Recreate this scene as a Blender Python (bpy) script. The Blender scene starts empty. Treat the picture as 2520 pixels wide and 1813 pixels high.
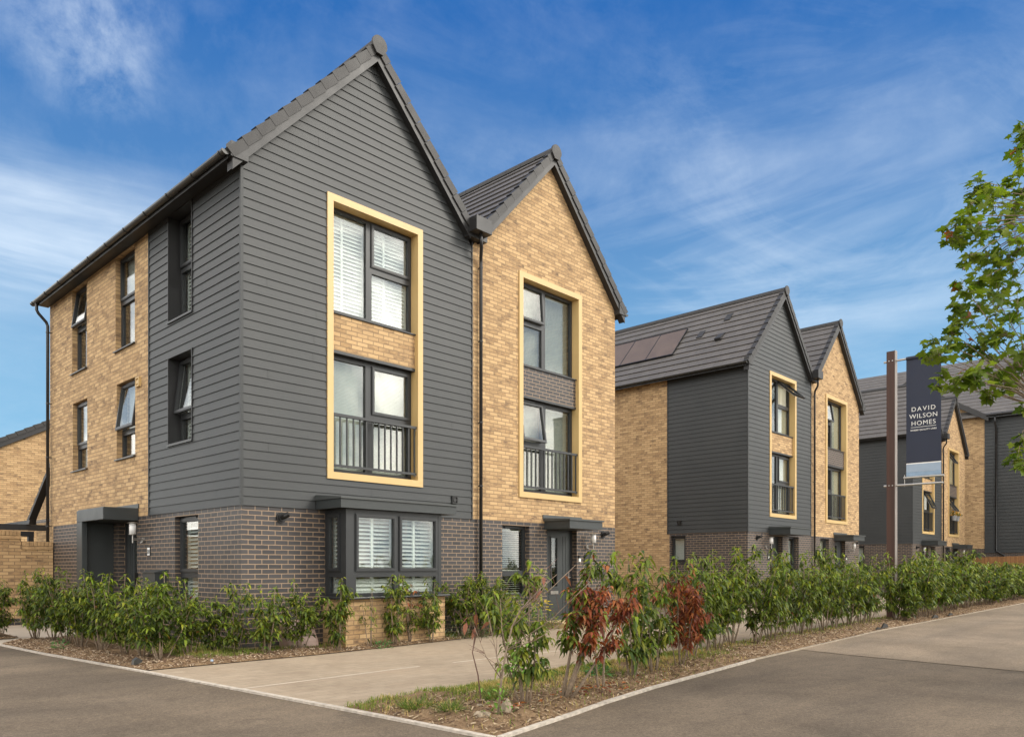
import bpy, bmesh, math, random
from mathutils import Vector, Matrix, noise as mnoise
R = math.radians
scene = bpy.context.scene
col = scene.collection
RND = random.Random(7)

# ------------------------------------------------------------------ camera constants (metres)
CAM = Vector((-5.594, -10.948, 1.307))
HEAD = R(43.523)
FWD = Vector((math.cos(HEAD), math.sin(HEAD), 0)); RGT = Vector((math.sin(HEAD), -math.cos(HEAD), 0))

# ------------------------------------------------------------------ mesh builder
class MB:
    def __init__(self, off=(0, 0, 0)):
        self.v = []; self.f = []; self.o = Vector(off); self.c = None
    def add(self, vs, fs):
        b = len(self.v)
        self.v += [Vector(p) + self.o for p in vs]
        self.f += [tuple(b + i for i in f) for f in fs]
        return self
    def hexa(self, p):
        return self.add(p, [(0, 3, 2, 1), (4, 5, 6, 7), (0, 1, 5, 4), (1, 2, 6, 5), (2, 3, 7, 6), (3, 0, 4, 7)])
    def box(self, x0, x1, y0, y1, z0, z1):
        return self.hexa([(x0, y0, z0), (x1, y0, z0), (x1, y1, z0), (x0, y1, z0), (x0, y0, z1), (x1, y0, z1), (x1, y1, z1), (x0, y1, z1)])
    def fbox(self, f, s0, s1, z0, z1, n0, n1):
        return self.hexa([f(s0, z0, n0), f(s1, z0, n0), f(s1, z0, n1), f(s0, z0, n1), f(s0, z1, n0), f(s1, z1, n0), f(s1, z1, n1), f(s0, z1, n1)])
    def ring(self, f, s0, s1, z0, z1, w, n0, n1):
        self.fbox(f, s0, s0 + w, z0, z1, n0, n1); self.fbox(f, s1 - w, s1, z0, z1, n0, n1)
        self.fbox(f, s0 + w, s1 - w, z0, z0 + w, n0, n1); self.fbox(f, s0 + w, s1 - w, z1 - w, z1, n0, n1)
        return self
    def prism(self, poly, a, b, fn):
        n = len(poly)
        vs = [fn(p[0], p[1], a) for p in poly] + [fn(p[0], p[1], b) for p in poly]
        fs = [tuple(range(n)), tuple(reversed(range(n, 2 * n)))] + [(i, (i + 1) % n, n + (i + 1) % n, n + i) for i in range(n)]
        return self.add(vs, fs)
    def tube(self, pts, r, seg=8, r1=None, caps=True):
        pts = [Vector(p) for p in pts]; n = len(pts); vs = []; fs = []
        up = None
        for i, p in enumerate(pts):
            t = (pts[min(i + 1, n - 1)] - pts[max(i - 1, 0)])
            t = t.normalized() if t.length > 1e-9 else Vector((0, 0, 1))
            if up is None:
                up = t.orthogonal().normalized()
            else:
                up = (up - t * up.dot(t)); up = up.normalized() if up.length > 1e-6 else t.orthogonal().normalized()
            q = t.cross(up)
            rr = r if r1 is None else r + (r1 - r) * i / max(1, n - 1)
            for k in range(seg):
                a = 2 * math.pi * k / seg
                vs.append(p + up * (math.cos(a) * rr) + q * (math.sin(a) * rr))
        for i in range(n - 1):
            for k in range(seg):
                k2 = (k + 1) % seg
                fs.append((i * seg + k, i * seg + k2, (i + 1) * seg + k2, (i + 1) * seg + k))
        if caps:
            fs.append(tuple(reversed(range(seg)))); fs.append(tuple(range((n - 1) * seg, n * seg)))
        return self.add(vs, fs)
    def lathe(self, prof, c, seg=16):
        vs = []; fs = []; n = len(prof)
        for r_, z in prof:
            for k in range(seg):
                a = 2 * math.pi * k / seg
                vs.append((c[0] + r_ * math.cos(a), c[1] + r_ * math.sin(a), c[2] + z))
        for i in range(n - 1):
            for k in range(seg):
                k2 = (k + 1) % seg
                fs.append((i * seg + k, i * seg + k2, (i + 1) * seg + k2, (i + 1) * seg + k))
        fs.append(tuple(reversed(range(seg)))); fs.append(tuple(range((n - 1) * seg, n * seg)))
        return self.add(vs, fs)
    def build(self, name, mat, parent=None, smooth=False, uv=True, fix=True, bevel=0):
        me = bpy.data.meshes.new(name)
        org = Vector((0, 0, 0)); p = parent
        while p is not None:
            org += p.location; p = p.parent
        me.from_pydata([tuple(q - org) for q in self.v], [], self.f)
        if fix:
            bm = bmesh.new(); bm.from_mesh(me); bmesh.ops.recalc_face_normals(bm, faces=bm.faces); bm.to_mesh(me); bm.free()
        if uv:
            box_uv(me, org)
        if self.c is not None:
            at = me.color_attributes.new('leafcol', 'FLOAT_COLOR', 'POINT')
            flat = []
            for c_ in self.c: flat += [c_[0], c_[1], c_[2], 1.0]
            at.data.foreach_set('color', flat)
        if smooth:
            me.polygons.foreach_set('use_smooth', [True] * len(me.polygons))
        me.materials.append(mat)
        o = bpy.data.objects.new(name, me); col.objects.link(o)
        if parent is not None: o.parent = parent
        if bevel:
            b = o.modifiers.new('bevel', 'BEVEL'); b.width = bevel; b.segments = 2; b.limit_method = 'ANGLE'; b.angle_limit = R(50)
        return o

def box_uv(me, org):
    uvl = me.uv_layers.new(name='UVMap')
    vs = me.vertices; Z = Vector((0, 0, 1)); data = [0.0] * (2 * len(me.loops))
    for p in me.polygons:
        n = p.normal
        if abs(n.z) > 0.97 or (abs(n.x) + abs(n.y)) < 1e-6:
            t = Vector((1, 0, 0)); b = Vector((0, 1, 0))
        else:
            t = Vector((-n.y, n.x, 0)).normalized()
            if t.x < -1e-6 or (abs(t.x) < 1e-6 and t.y < 0): t = -t
            b = Z if abs(n.z) < 0.05 else (n.cross(t)).normalized()
            if b.z < 0: b = -b
        for li in p.loop_indices:
            q = vs[me.loops[li].vertex_index].co + org
            data[2 * li] = q.dot(t); data[2 * li + 1] = q.dot(b)
    uvl.data.foreach_set('uv', data)

def thing(name, label, cat, loc=(0, 0, 0), group=None, kind=None):
    o = bpy.data.objects.new(name, None); col.objects.link(o); o.location = loc; o.empty_display_size = 0.3
    return tag(o, label, cat, group, kind)
def tag(o, label=None, cat=None, group=None, kind=None):
    if label: o['label'] = label
    if cat: o['category'] = cat
    if group: o['group'] = group
    if kind: o['kind'] = kind
    return o
def struct(o, label=None):
    o['kind'] = 'structure'
    if label: o['label'] = label
    return o
def dup(root, loc, rz, sc, label, group):
    r = root.copy(); col.objects.link(r); r.location = loc; r.rotation_euler = (0, 0, rz); r.scale = sc
    r['label'] = label
    if group: r['group'] = group
    for ch in list(root.children):
        c = ch.copy(); col.objects.link(c); c.parent = r
        for g in list(ch.children):
            d = g.copy(); col.objects.link(d); d.parent = c
    return r

# ------------------------------------------------------------------ materials
def nt(name):
    m = bpy.data.materials.new(name); m.use_nodes = True
    t = m.node_tree; t.nodes.clear()
    out = t.nodes.new('ShaderNodeOutputMaterial'); b = t.nodes.new('ShaderNodeBsdfPrincipled')
    t.links.new(b.outputs[0], out.inputs[0])
    return m, t, b, out
def N(t, typ, **kw):
    n = t.nodes.new(typ)
    for k, v in kw.items():
        if k in n.inputs: n.inputs[k].default_value = v
        else: setattr(n, k, v)
    return n
def rgb(c): return (c[0], c[1], c[2], 1)
def ramp(t, fac, stops, interp='LINEAR'):
    r = t.nodes.new('ShaderNodeValToRGB'); r.color_ramp.interpolation = interp
    e = r.color_ramp.elements
    while len(e) < len(stops): e.new(0.5)
    for i, (p, c) in enumerate(stops):
        e[i].position = p; e[i].color = rgb(c) if not isinstance(c, (int, float)) else (c, c, c, 1)
    t.links.new(fac, r.inputs[0]); return r.outputs[0]
def mixc(t, fac, a, b, mode='MIX'):
    m = t.nodes.new('ShaderNodeMix'); m.data_type = 'RGBA'; m.blend_type = mode
    for i, x in ((0, fac), (6, a), (7, b)):
        if isinstance(x, (int, float)): m.inputs[i].default_value = x
        elif isinstance(x, tuple): m.inputs[i].default_value = rgb(x)
        else: t.links.new(x, m.inputs[i])
    return m.outputs[2]
def math_(t, op, a, b=None, c=None, clamp=False):
    m = t.nodes.new('ShaderNodeMath'); m.operation = op; m.use_clamp = clamp
    for i, x in enumerate((a, b, c)):
        if x is None: continue
        if isinstance(x, (int, float)): m.inputs[i].default_value = x
        else: t.links.new(x, m.inputs[i])
    return m.outputs[0]
def coords(t, kind='UV', scale=(1, 1, 1), loc=(0, 0, 0)):
    tc = t.nodes.new('ShaderNodeTexCoord'); mp = t.nodes.new('ShaderNodeMapping')
    mp.inputs['Scale'].default_value = scale; mp.inputs['Location'].default_value = loc
    t.links.new(tc.outputs[kind], mp.inputs[0]); return mp.outputs[0]
def noise(t, vec, scale, detail=4, rough=0.55, dist=0):
    n = t.nodes.new('ShaderNodeTexNoise'); n.inputs['Scale'].default_value = scale; n.inputs['Detail'].default_value = detail
    n.inputs['Roughness'].default_value = rough; n.inputs['Distortion'].default_value = dist
    t.links.new(vec, n.inputs['Vector']); return n.outputs[0]
def bump(t, b, h, strength=0.3, dist=0.01, prev=None):
    n = t.nodes.new('ShaderNodeBump'); n.inputs['Strength'].default_value = strength; n.inputs['Distance'].default_value = dist
    t.links.new(h, n.inputs['Height'])
    if prev is not None: t.links.new(prev, n.inputs['Normal'])
    t.links.new(n.outputs[0], b.inputs['Normal']); return n.outputs[0]

def plain(name, c, rough=0.5, metal=0.0, var=0.12, nscale=6.0, bmp=0.0, spec=0.5):
    m, t, b, out = nt(name)
    v = coords(t, 'Object')
    nz = noise(t, v, nscale, 5)
    colr = mixc(t, ramp(t, nz, [(0.3, 0.0), (0.7, 1.0)]), tuple(x * (1 - var) for x in c), tuple(min(1, x * (1 + var)) for x in c))
    t.links.new(colr, b.inputs['Base Color'])
    b.inputs['Roughness'].default_value = rough; b.inputs['Metallic'].default_value = metal
    b.inputs['Specular IOR Level'].default_value = spec
    t.links.new(math_(t, 'ADD', math_(t, 'MULTIPLY', nz, 0.2), rough - 0.1), b.inputs['Roughness'])
    if bmp: bump(t, b, noise(t, v, nscale * 12, 3), bmp, 0.004)
    return m

def brick(name, c1, c2, dark, mortar, p_dark=0.12, rough=0.85, msize=0.008, smudge=1.0, spec=0.3):
    m, t, b, out = nt(name)
    v = coords(t, 'UV')
    # slightly wobbly bricks
    wob = noise(t, v, 9, 2); 
    vm = t.nodes.new('ShaderNodeVectorMath'); vm.operation = 'MULTIPLY_ADD'
    wn = t.nodes.new('ShaderNodeTexNoise'); wn.inputs['Scale'].default_value = 14; t.links.new(v, wn.inputs['Vector'])
    t.links.new(wn.outputs['Color'], vm.inputs[0]); vm.inputs[1].default_value = (0.006, 0.006, 0); t.links.new(v, vm.inputs[2])
    bt = t.nodes.new('ShaderNodeTexBrick')
    t.links.new(vm.outputs[0], bt.inputs['Vector'])
    bt.inputs['Scale'].default_value = 1; bt.inputs['Brick Width'].default_value = 0.225; bt.inputs['Row Height'].default_value = 0.075
    bt.inputs['Mortar Size'].default_value = msize; bt.inputs['Mortar Smooth'].default_value = 0.25; bt.inputs['Bias'].default_value = 0
    bt.inputs['Color1'].default_value = (0, 0, 0, 1); bt.inputs['Color2'].default_value = (1, 1, 1, 1); bt.inputs['Mortar'].default_value = (0.5, 0.5, 0.5, 1)
    tint = bt.outputs['Color']; mort = bt.outputs['Fac']
    base = ramp(t, tint, [(0.0, c1), (0.5, tuple((x + y) / 2 for x, y in zip(c1, c2))), (1.0, c2)])
    # patchy dark smudges on some bricks
    v2 = coords(t, 'UV', (9, 26, 1))
    sm = noise(t, v2, 1.0, 5, 0.65)
    big = noise(t, coords(t, 'UV', (3.0, 7, 1), (3, 1, 0)), 1.0, 3, 0.6)
    sel = ramp(t, tint, [(1 - p_dark * 2.6, 0.0), (1 - p_dark, 0.8), (1.0, 1.0)])
    sel2 = math_(t, 'MULTIPLY', ramp(t, big, [(0.42, 0.25), (0.62, 1.0)]), sel)
    amt = math_(t, 'MULTIPLY', sel2, ramp(t, sm, [(0.38, 0.15), (0.58, 1.0)]), clamp=True)
    amt = math_(t, 'MULTIPLY', amt, smudge, clamp=True)
    c = mixc(t, amt, base, dark)
    fine = noise(t, v, 90, 3, 0.7)
    c = mixc(t, 0.22, c, ramp(t, fine, [(0.3, 0.25), (0.7, 1.0)]), 'MULTIPLY')
    weather = noise(t, v, 0.55, 4, 0.6)
    c = mixc(t, 0.5, c, ramp(t, weather, [(0.3, (0.78, 0.77, 0.75)), (0.65, (1, 1, 1))]), 'MULTIPLY')
    c = mixc(t, mort, c, mortar)
    t.links.new(c, b.inputs['Base Color'])
    b.inputs['Roughness'].default_value = rough; b.inputs['Specular IOR Level'].default_value = spec
    h = math_(t, 'ADD', math_(t, 'MULTIPLY', math_(t, 'SUBTRACT', 1.0, mort), 1.0), math_(t, 'MULTIPLY', fine, 0.25))
    bump(t, b, h, 0.6, 0.008)
    return m

M = {}
M['brick_buff'] = brick('buff_brick', (0.62, 0.425, 0.225), (0.52, 0.335, 0.165), (0.15, 0.10, 0.07), (0.26, 0.18, 0.105), 0.27, smudge=1.0)
M['brick_grey'] = brick('dark_brick', (0.066, 0.060, 0.060), (0.046, 0.042, 0.043), (0.034, 0.031, 0.031), (0.29, 0.205, 0.135), 0.2, rough=0.5, msize=0.0075, spec=0.45)
M['gold'] = plain('gold_coated_metal', (0.57, 0.395, 0.170), 0.45, var=0.04, nscale=2)
M['frame'] = plain('anthracite_plastic', (0.026, 0.028, 0.030), 0.4, var=0.08)
M['fascia'] = plain('dark_fascia_plastic', (0.022, 0.022, 0.023), 0.5, var=0.1, nscale=3)
M['gutter'] = plain('grey_gutter_plastic', (0.038, 0.038, 0.036), 0.3, var=0.15, nscale=3)
M['pipe'] = plain('black_pipe_plastic', (0.018, 0.018, 0.019), 0.3, var=0.15)
M['canopy'] = plain('canopy_panel', (0.034, 0.039, 0.040), 0.45, var=0.08, nscale=3)
M['lead'] = plain('flashing_strip', (0.055, 0.061, 0.060), 0.5, var=0.15)
M['black'] = plain('black_plastic', (0.012, 0.012, 0.012), 0.4)
M['white'] = plain('white_paint', (0.80, 0.80, 0.78), 0.5, var=0.03)
M['shutter'] = plain('shutter_white', (0.75, 0.75, 0.72), 0.4, var=0.02)
M['blind'] = plain('blind_cream', (0.56, 0.55, 0.47), 0.5, var=0.03)
M['curtain'] = plain('curtain_cream', (0.72, 0.68, 0.56), 0.8, var=0.06, nscale=3)
M['roller'] = plain('roller_white', (0.78, 0.77, 0.74), 0.7, var=0.03)
M['panel'] = plain('grey_window_panel', (0.10, 0.09, 0.088), 0.35, var=0.05)
M['room'] = plain('room_dark', (0.10, 0.09, 0.08), 0.9)
M['steel'] = plain('brushed_steel', (0.42, 0.40, 0.37), 0.35, 0.85, var=0.06)
M['lampglass'] = plain('frosted_lamp_glass', (0.75, 0.74, 0.72), 0.3, var=0.04)
M['tan'] = plain('tan_plastic', (0.30, 0.205, 0.165), 0.5, var=0.06)
M['solar'] = plain('solar_glass', (0.125, 0.095, 0.080), 0.45, var=0.1, nscale=2, spec=0.25)
M['banner'] = plain('navy_banner_cloth', (0.024, 0.030, 0.052), 0.8, var=0.08, nscale=3)
M['bannerlight'] = plain('pale_blue_cloth', (0.30, 0.38, 0.48), 0.75, var=0.06)
M['stone'] = plain('rubble_stone', (0.30, 0.24, 0.17), 0.9, var=0.35, nscale=20, bmp=0.4)
M['bark'] = plain('shrub_bark', (0.22, 0.165, 0.115), 0.9, var=0.3, nscale=30, bmp=0.4)
M['twig'] = plain('red_brown_twig', (0.12, 0.06, 0.045), 0.8, var=0.3, nscale=30)
M['kerb'] = plain('concrete_edging', (0.42, 0.37, 0.31), 0.9, var=0.28, nscale=14, bmp=0.4)
M['kerb2'] = plain('weathered_edging', (0.30, 0.25, 0.19), 0.9, var=0.2, nscale=5)
M['steeledge'] = plain('dull_steel_edge', (0.22, 0.19, 0.17), 0.5, 0.2)
M['coping'] = plain('coping_brick', (0.42, 0.275, 0.14), 0.9, var=0.3, nscale=9)
M['pot'] = plain('grey_pot', (0.28, 0.29, 0.30), 0.6)
M['step'] = plain('buff_step', (0.48, 0.36, 0.18), 0.9, var=0.15)

def clad_mat():
    m, t, b, out = nt('painted_fibre_board')
    v = coords(t, 'UV')
    g = noise(t, coords(t, 'UV', (3.5, 60, 1)), 1.0, 6, 0.7, 0.4)
    w = noise(t, v, 0.8, 4, 0.6)
    streak = noise(t, coords(t, 'UV', (14, 1.4, 1)), 1.0, 4, 0.6)
    c = mixc(t, ramp(t, w, [(0.3, 0.0), (0.7, 1.0)]), (0.033, 0.037, 0.039), (0.043, 0.046, 0.047))
    c = mixc(t, math_(t, 'MULTIPLY', ramp(t, streak, [(0.62, 0.0), (0.8, 0.35)]), ramp(t, w, [(0.5, 0.0), (0.7, 1.0)])), c, (0.12, 0.12, 0.115))
    c = mixc(t, 0.25, c, ramp(t, g, [(0.3, 0.6), (0.7, 1.0)]), 'MULTIPLY')
    t.links.new(c, b.inputs['Base Color']); b.inputs['Roughness'].default_value = 0.52; b.inputs['Specular IOR Level'].default_value = 0.4
    bump(t, b, g, 0.35, 0.004)
    return m
M['clad'] = clad_mat()

def roof_mat():
    m, t, b, out = nt('grey_roof_tile')
    v = coords(t, 'UV')
    bt = t.nodes.new('ShaderNodeTexBrick'); t.links.new(v, bt.inputs['Vector'])
    bt.inputs['Scale'].default_value = 1; bt.inputs['Brick Width'].default_value = 0.30; bt.inputs['Row Height'].default_value = 0.327
    bt.inputs['Mortar Size'].default_value = 0.004; bt.inputs['Mortar Smooth'].default_value = 0.3
    bt.inputs['Color1'].default_value = (0.098, 0.091, 0.086, 1); bt.inputs['Color2'].default_value = (0.118, 0.110, 0.104, 1); bt.inputs['Mortar'].default_value = (0.045, 0.042, 0.04, 1)
    w = noise(t, v, 1.2, 5, 0.6)
    c = mixc(t, 0.5, bt.outputs['Color'], ramp(t, w, [(0.3, (0.75, 0.74, 0.72)), (0.7, (1.05, 1.0, 0.97))]), 'MULTIPLY')
    t.links.new(c, b.inputs['Base Color']); b.inputs['Roughness'].default_value = 0.6
    bump(t, b, noise(t, v, 70, 3), 0.2, 0.004)
    return m
M['roof'] = roof_mat()
M['verge'] = plain('verge_cap', (0.027, 0.026, 0.026), 0.6, var=0.12, nscale=4)

def glass_mat(name, boost=1.0, tint=(0.9, 0.93, 0.92)):
    m, t, b, out = nt(name); t.nodes.remove(b)
    fr = t.nodes.new('ShaderNodeLayerWeight'); fr.inputs['Blend'].default_value = 0.5      # facing = 1 - cos
    fac = math_(t, 'ADD', math_(t, 'MULTIPLY', math_(t, 'POWER', fr.outputs['Facing'], 4.0), 0.85), 0.105 * boost, clamp=True)
    tr = t.nodes.new('ShaderNodeBsdfTransparent'); tr.inputs[0].default_value = rgb(tint)
    gl = t.nodes.new('ShaderNodeBsdfGlossy'); gl.inputs['Roughness'].default_value = 0.015
    wv = noise(t, coords(t, 'Object'), 1.3, 2)
    bn = t.nodes.new('ShaderNodeBump'); bn.inputs['Strength'].default_value = 0.03; bn.inputs['Distance'].default_value = 0.02
    t.links.new(wv, bn.inputs['Height']); t.links.new(bn.outputs[0], gl.inputs['Normal'])
    mx = t.nodes.new('ShaderNodeMixShader'); t.links.new(fac, mx.inputs[0]); t.links.new(tr.outputs[0], mx.inputs[1]); t.links.new(gl.outputs[0], mx.inputs[2])
    t.links.new(mx.outputs[0], out.inputs[0])
    return m
M['glass'] = glass_mat('window_glass')
M['glass2'] = glass_mat('door_glass', 1.2, (0.6, 0.64, 0.62))

def leaf_mat(name, rough=0.5, transl=0.25):
    m, t, b, out = nt(name)
    a = t.nodes.new('ShaderNodeAttribute'); a.attribute_name = 'leafcol'
    t.links.new(a.outputs['Color'], b.inputs['Base Color']); b.inputs['Roughness'].default_value = rough; b.inputs['Specular IOR Level'].default_value = 0.22
    tl = t.nodes.new('ShaderNodeBsdfTranslucent')
    c2 = mixc(t, 1.0, a.outputs['Color'], (1.5, 1.6, 0.7), 'MULTIPLY'); t.links.new(c2, tl.inputs[0])
    mx = t.nodes.new('ShaderNodeMixShader'); mx.inputs[0].default_value = transl
    t.links.new(b.outputs[0], mx.inputs[1]); t.links.new(tl.outputs[0], mx.inputs[2]); t.links.new(mx.outputs[0], out.inputs[0])
    return m
M['leaf'] = leaf_mat('laurel_leaf'); M['tleaf'] = leaf_mat('plane_leaf', 0.5, 0.4); M['grass'] = leaf_mat('grass_blade', 0.6, 0.35)
M['chip'] = leaf_mat('bark_chip', 0.9, 0.0); M['petal'] = leaf_mat('petal', 0.6, 0.3)

def asphalt(name, c, var):
    m, t, b, out = nt(name)
    v = coords(t, 'Object')
    fine = noise(t, v, 130, 3, 0.7); mid = noise(t, v, 16, 4, 0.65); big = noise(t, v, 0.55, 5, 0.6, 0.6)
    str_ = noise(t, coords(t, 'Object', (0.35, 1.6, 1)), 0.9, 4, 0.6)
    k = mixc(t, ramp(t, big, [(0.32, 0.0), (0.68, 1.0)]), tuple(x * (1 - var) for x in c), tuple(x * (1 + var) for x in c))
    k = mixc(t, 0.85, k, ramp(t, str_, [(0.3, (0.72, 0.72, 0.73)), (0.7, (1.1, 1.07, 1.03))]), 'MULTIPLY')
    k = mixc(t, 0.5, k, ramp(t, mid, [(0.3, 0.75), (0.7, 1.1)]), 'MULTIPLY')
    k = mixc(t, 0.8, k, ramp(t, fine, [(0.3, 0.55), (0.55, 1.0), (0.72, 1.5)]), 'MULTIPLY')
    grain = noise(t, v, 48, 2, 0.8)
    k = mixc(t, 0.75, k, ramp(t, grain, [(0.28, 0.62), (0.5, 1.0), (0.7, 1.38)]), 'MULTIPLY')
    blot = noise(t, v, 2.3, 6, 0.7, 0.5)
    k = mixc(t, 0.7, k, ramp(t, blot, [(0.30, (0.70, 0.69, 0.70)), (0.44, (1, 1, 1)), (0.62, (1.0, 1.0, 1.0)), (0.75, (1.22, 1.17, 1.08))]), 'MULTIPLY')
    t.links.new(k, b.inputs['Base Color']); b.inputs['Roughness'].default_value = 0.9; b.inputs['Specular IOR Level'].default_value = 0.2
    bump(t, b, grain, 0.6, 0.008)
    return m
M['asphalt'] = asphalt('asphalt', (0.150, 0.119, 0.087), 0.22)
M['asphalt2'] = asphalt('worn_asphalt', (0.235, 0.187, 0.136), 0.18)

def paver():
    m, t, b, out = nt('block_paving')
    v = coords(t, 'UV')
    bt = t.nodes.new('ShaderNodeTexBrick'); t.links.new(v, bt.inputs['Vector'])
    bt.inputs['Scale'].default_value = 1; bt.inputs['Brick Width'].default_value = 0.24; bt.inputs['Row Height'].default_value = 0.16
    bt.inputs['Mortar Size'].default_value = 0.005; bt.inputs['Mortar Smooth'].default_value = 0.4
    bt.inputs['Color1'].default_value = (0.315, 0.250, 0.182, 1); bt.inputs['Color2'].default_value = (0.350, 0.284, 0.210, 1); bt.inputs['Mortar'].default_value = (0.265, 0.21, 0.152, 1)
    big = noise(t, v, 0.6, 5, 0.6); fine = noise(t, v, 60, 4, 0.7)
    c = mixc(t, 0.8, bt.outputs['Color'], ramp(t, big, [(0.28, (0.74, 0.72, 0.69)), (0.5, (0.98, 0.97, 0.95)), (0.7, (1.1, 1.06, 1.0))]), 'MULTIPLY')
    c = mixc(t, 0.6, c, ramp(t, noise(t, v, 7, 5, 0.7), [(0.3, 0.78), (0.6, 1.05)]), 'MULTIPLY')
    c = mixc(t, 0.35, c, ramp(t, fine, [(0.3, 0.7), (0.7, 1.15)]), 'MULTIPLY')
    t.links.new(c, b.inputs['Base Color']); b.inputs['Roughness'].default_value = 0.9; b.inputs['Specular IOR Level'].default_value = 0.25
    bump(t, b, math_(t, 'ADD', math_(t, 'SUBTRACT', 1.0, bt.outputs['Fac']), math_(t, 'MULTIPLY', fine, 0.3)), 0.35, 0.005)
    return m
M['paver'] = paver()
M['slab'] = plain('pale_slab', (0.42, 0.36, 0.29), 0.9, var=0.1, nscale=2, bmp=0.2)
def soil():
    m, t, b, out = nt('soil')
    v = coords(t, 'Object')
    n1 = noise(t, v, 5, 6, 0.7); n2 = noise(t, v, 45, 5, 0.75)
    c = ramp(t, n1, [(0.25, (0.12, 0.075, 0.042)), (0.5, (0.23, 0.15, 0.085)), (0.75, (0.34, 0.235, 0.135))])
    c = mixc(t, 0.7, c, ramp(t, n2, [(0.3, 0.45), (0.6, 1.0), (0.75, 1.35)]), 'MULTIPLY')
    t.links.new(c, b.inputs['Base Color']); b.inputs['Roughness'].default_value = 0.95; b.inputs['Specular IOR Level'].default_value = 0.2
    bump(t, b, n2, 0.9, 0.02)
    return m
M['soil'] = soil()
def wood_mat(name, a, c):
    m, t, b, out = nt(name)
    g = noise(t, coords(t, 'Object', (12, 12, 0.7)), 1.0, 6, 0.65, 0.8)
    s = noise(t, coords(t, 'Object', (7, 7, 0.05)), 1.0, 2)
    k = mixc(t, ramp(t, g, [(0.3, 0.0), (0.7, 1.0)]), a, c)
    k = mixc(t, 0.5, k, ramp(t, s, [(0.35, 0.5), (0.65, 1.2)]), 'MULTIPLY')
    t.links.new(k, b.inputs['Base Color']); b.inputs['Roughness'].default_value = 0.6
    bump(t, b, g, 0.2, 0.004)
    return m
M['postwood'] = wood_mat('brown_post_finish', (0.046, 0.019, 0.013), (0.078, 0.034, 0.022))
M['fence'] = wood_mat('orange_fence_wood', (0.20, 0.09, 0.03), (0.34, 0.17, 0.06))
M['darkwood'] = plain('dark_stained_timber', (0.02, 0.021, 0.023), 0.55, var=0.1)
M['treebark'] = plain('plane_bark', (0.26, 0.23, 0.17), 0.9, var=0.35, nscale=7, bmp=0.3)

# ------------------------------------------------------------------ wall helpers
class W:
    """a vertical wall plane: s along it, z up, n outward"""
    def __init__(self, ox, oy, T, Nn): self.o = (ox, oy); self.T = T; self.N = Nn
    def p(self, s, z, n): return (self.o[0] + self.T[0] * s + self.N[0] * n, self.o[1] + self.T[1] * s + self.N[1] * n, z)

def clip(poly, a, b, c):
    out = []; n = len(poly)
    for i in range(n):
        p, q = poly[i], poly[(i + 1) % n]
        dp = a * p[0] + b * p[1] - c; dq = a * q[0] + b * q[1] - c
        if dp <= 1e-9: out.append(p)
        if (dp < -1e-9 and dq > 1e-9) or (dp > 1e-9 and dq < -1e-9):
            k = dp / (dp - dq); out.append((p[0] + (q[0] - p[0]) * k, p[1] + (q[1] - p[1]) * k))
    return out
def area(p): return abs(sum(p[i][0] * p[(i + 1) % len(p)][1] - p[(i + 1) % len(p)][0] * p[i][1] for i in range(len(p)))) / 2 if len(p) > 2 else 0
def rect(s0, s1, z0, z1): return [(s0, z0), (s1, z0), (s1, z1), (s0, z1)]
def cells(poly, holes):
    s_ = [p[0] for p in poly]; z_ = [p[1] for p in poly]
    xs = sorted({min(s_), max(s_)} | {x for h in holes for x in h[:2] if min(s_) < x < max(s_)})
    zs = sorted({min(z_), max(z_)} | {x for h in holes for x in h[2:] if min(z_) < x < max(z_)})
    out = []
    for i in range(len(xs) - 1):
        for j in range(len(zs) - 1):
            cx, cz = (xs[i] + xs[i + 1]) / 2, (zs[j] + zs[j + 1]) / 2
            if any(h[0] < cx < h[1] and h[2] < cz < h[3] for h in holes): continue
            q = clip(clip(clip(clip(poly, -1, 0, -xs[i]), 1, 0, xs[i + 1]), 0, -1, -zs[j]), 0, 1, zs[j + 1])
            if area(q) > 1e-6: out.append(q)
    return out
def wall(mb, w, poly, holes=(), th=0.25, n=0.0, reveal=True):
    for q in cells(poly, holes):
        k = len(q)
        mb.add([w.p(s, z, n) for s, z in q], [tuple(range(k))]); mb.add([w.p(s, z, n - th) for s, z in q], [tuple(reversed(range(k)))])
    for i in range(len(poly)):
        a, b = poly[i], poly[(i + 1) % len(poly)]
        mb.add([w.p(a[0], a[1], n), w.p(b[0], b[1], n), w.p(b[0], b[1], n - th), w.p(a[0], a[1], n - th)], [(0, 1, 2, 3)])
    if reveal:
        for s0, s1, z0, z1 in holes:
            for a, b in (((s0, z0), (s0, z1)), ((s1, z0), (s1, z1)), ((s0, z1), (s1, z1)), ((s0, z0), (s1, z0))):
                mb.add([w.p(a[0], a[1], n), w.p(b[0], b[1], n), w.p(b[0], b[1], n - th), w.p(a[0], a[1], n - th)], [(0, 1, 2, 3)])
    return mb
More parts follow.
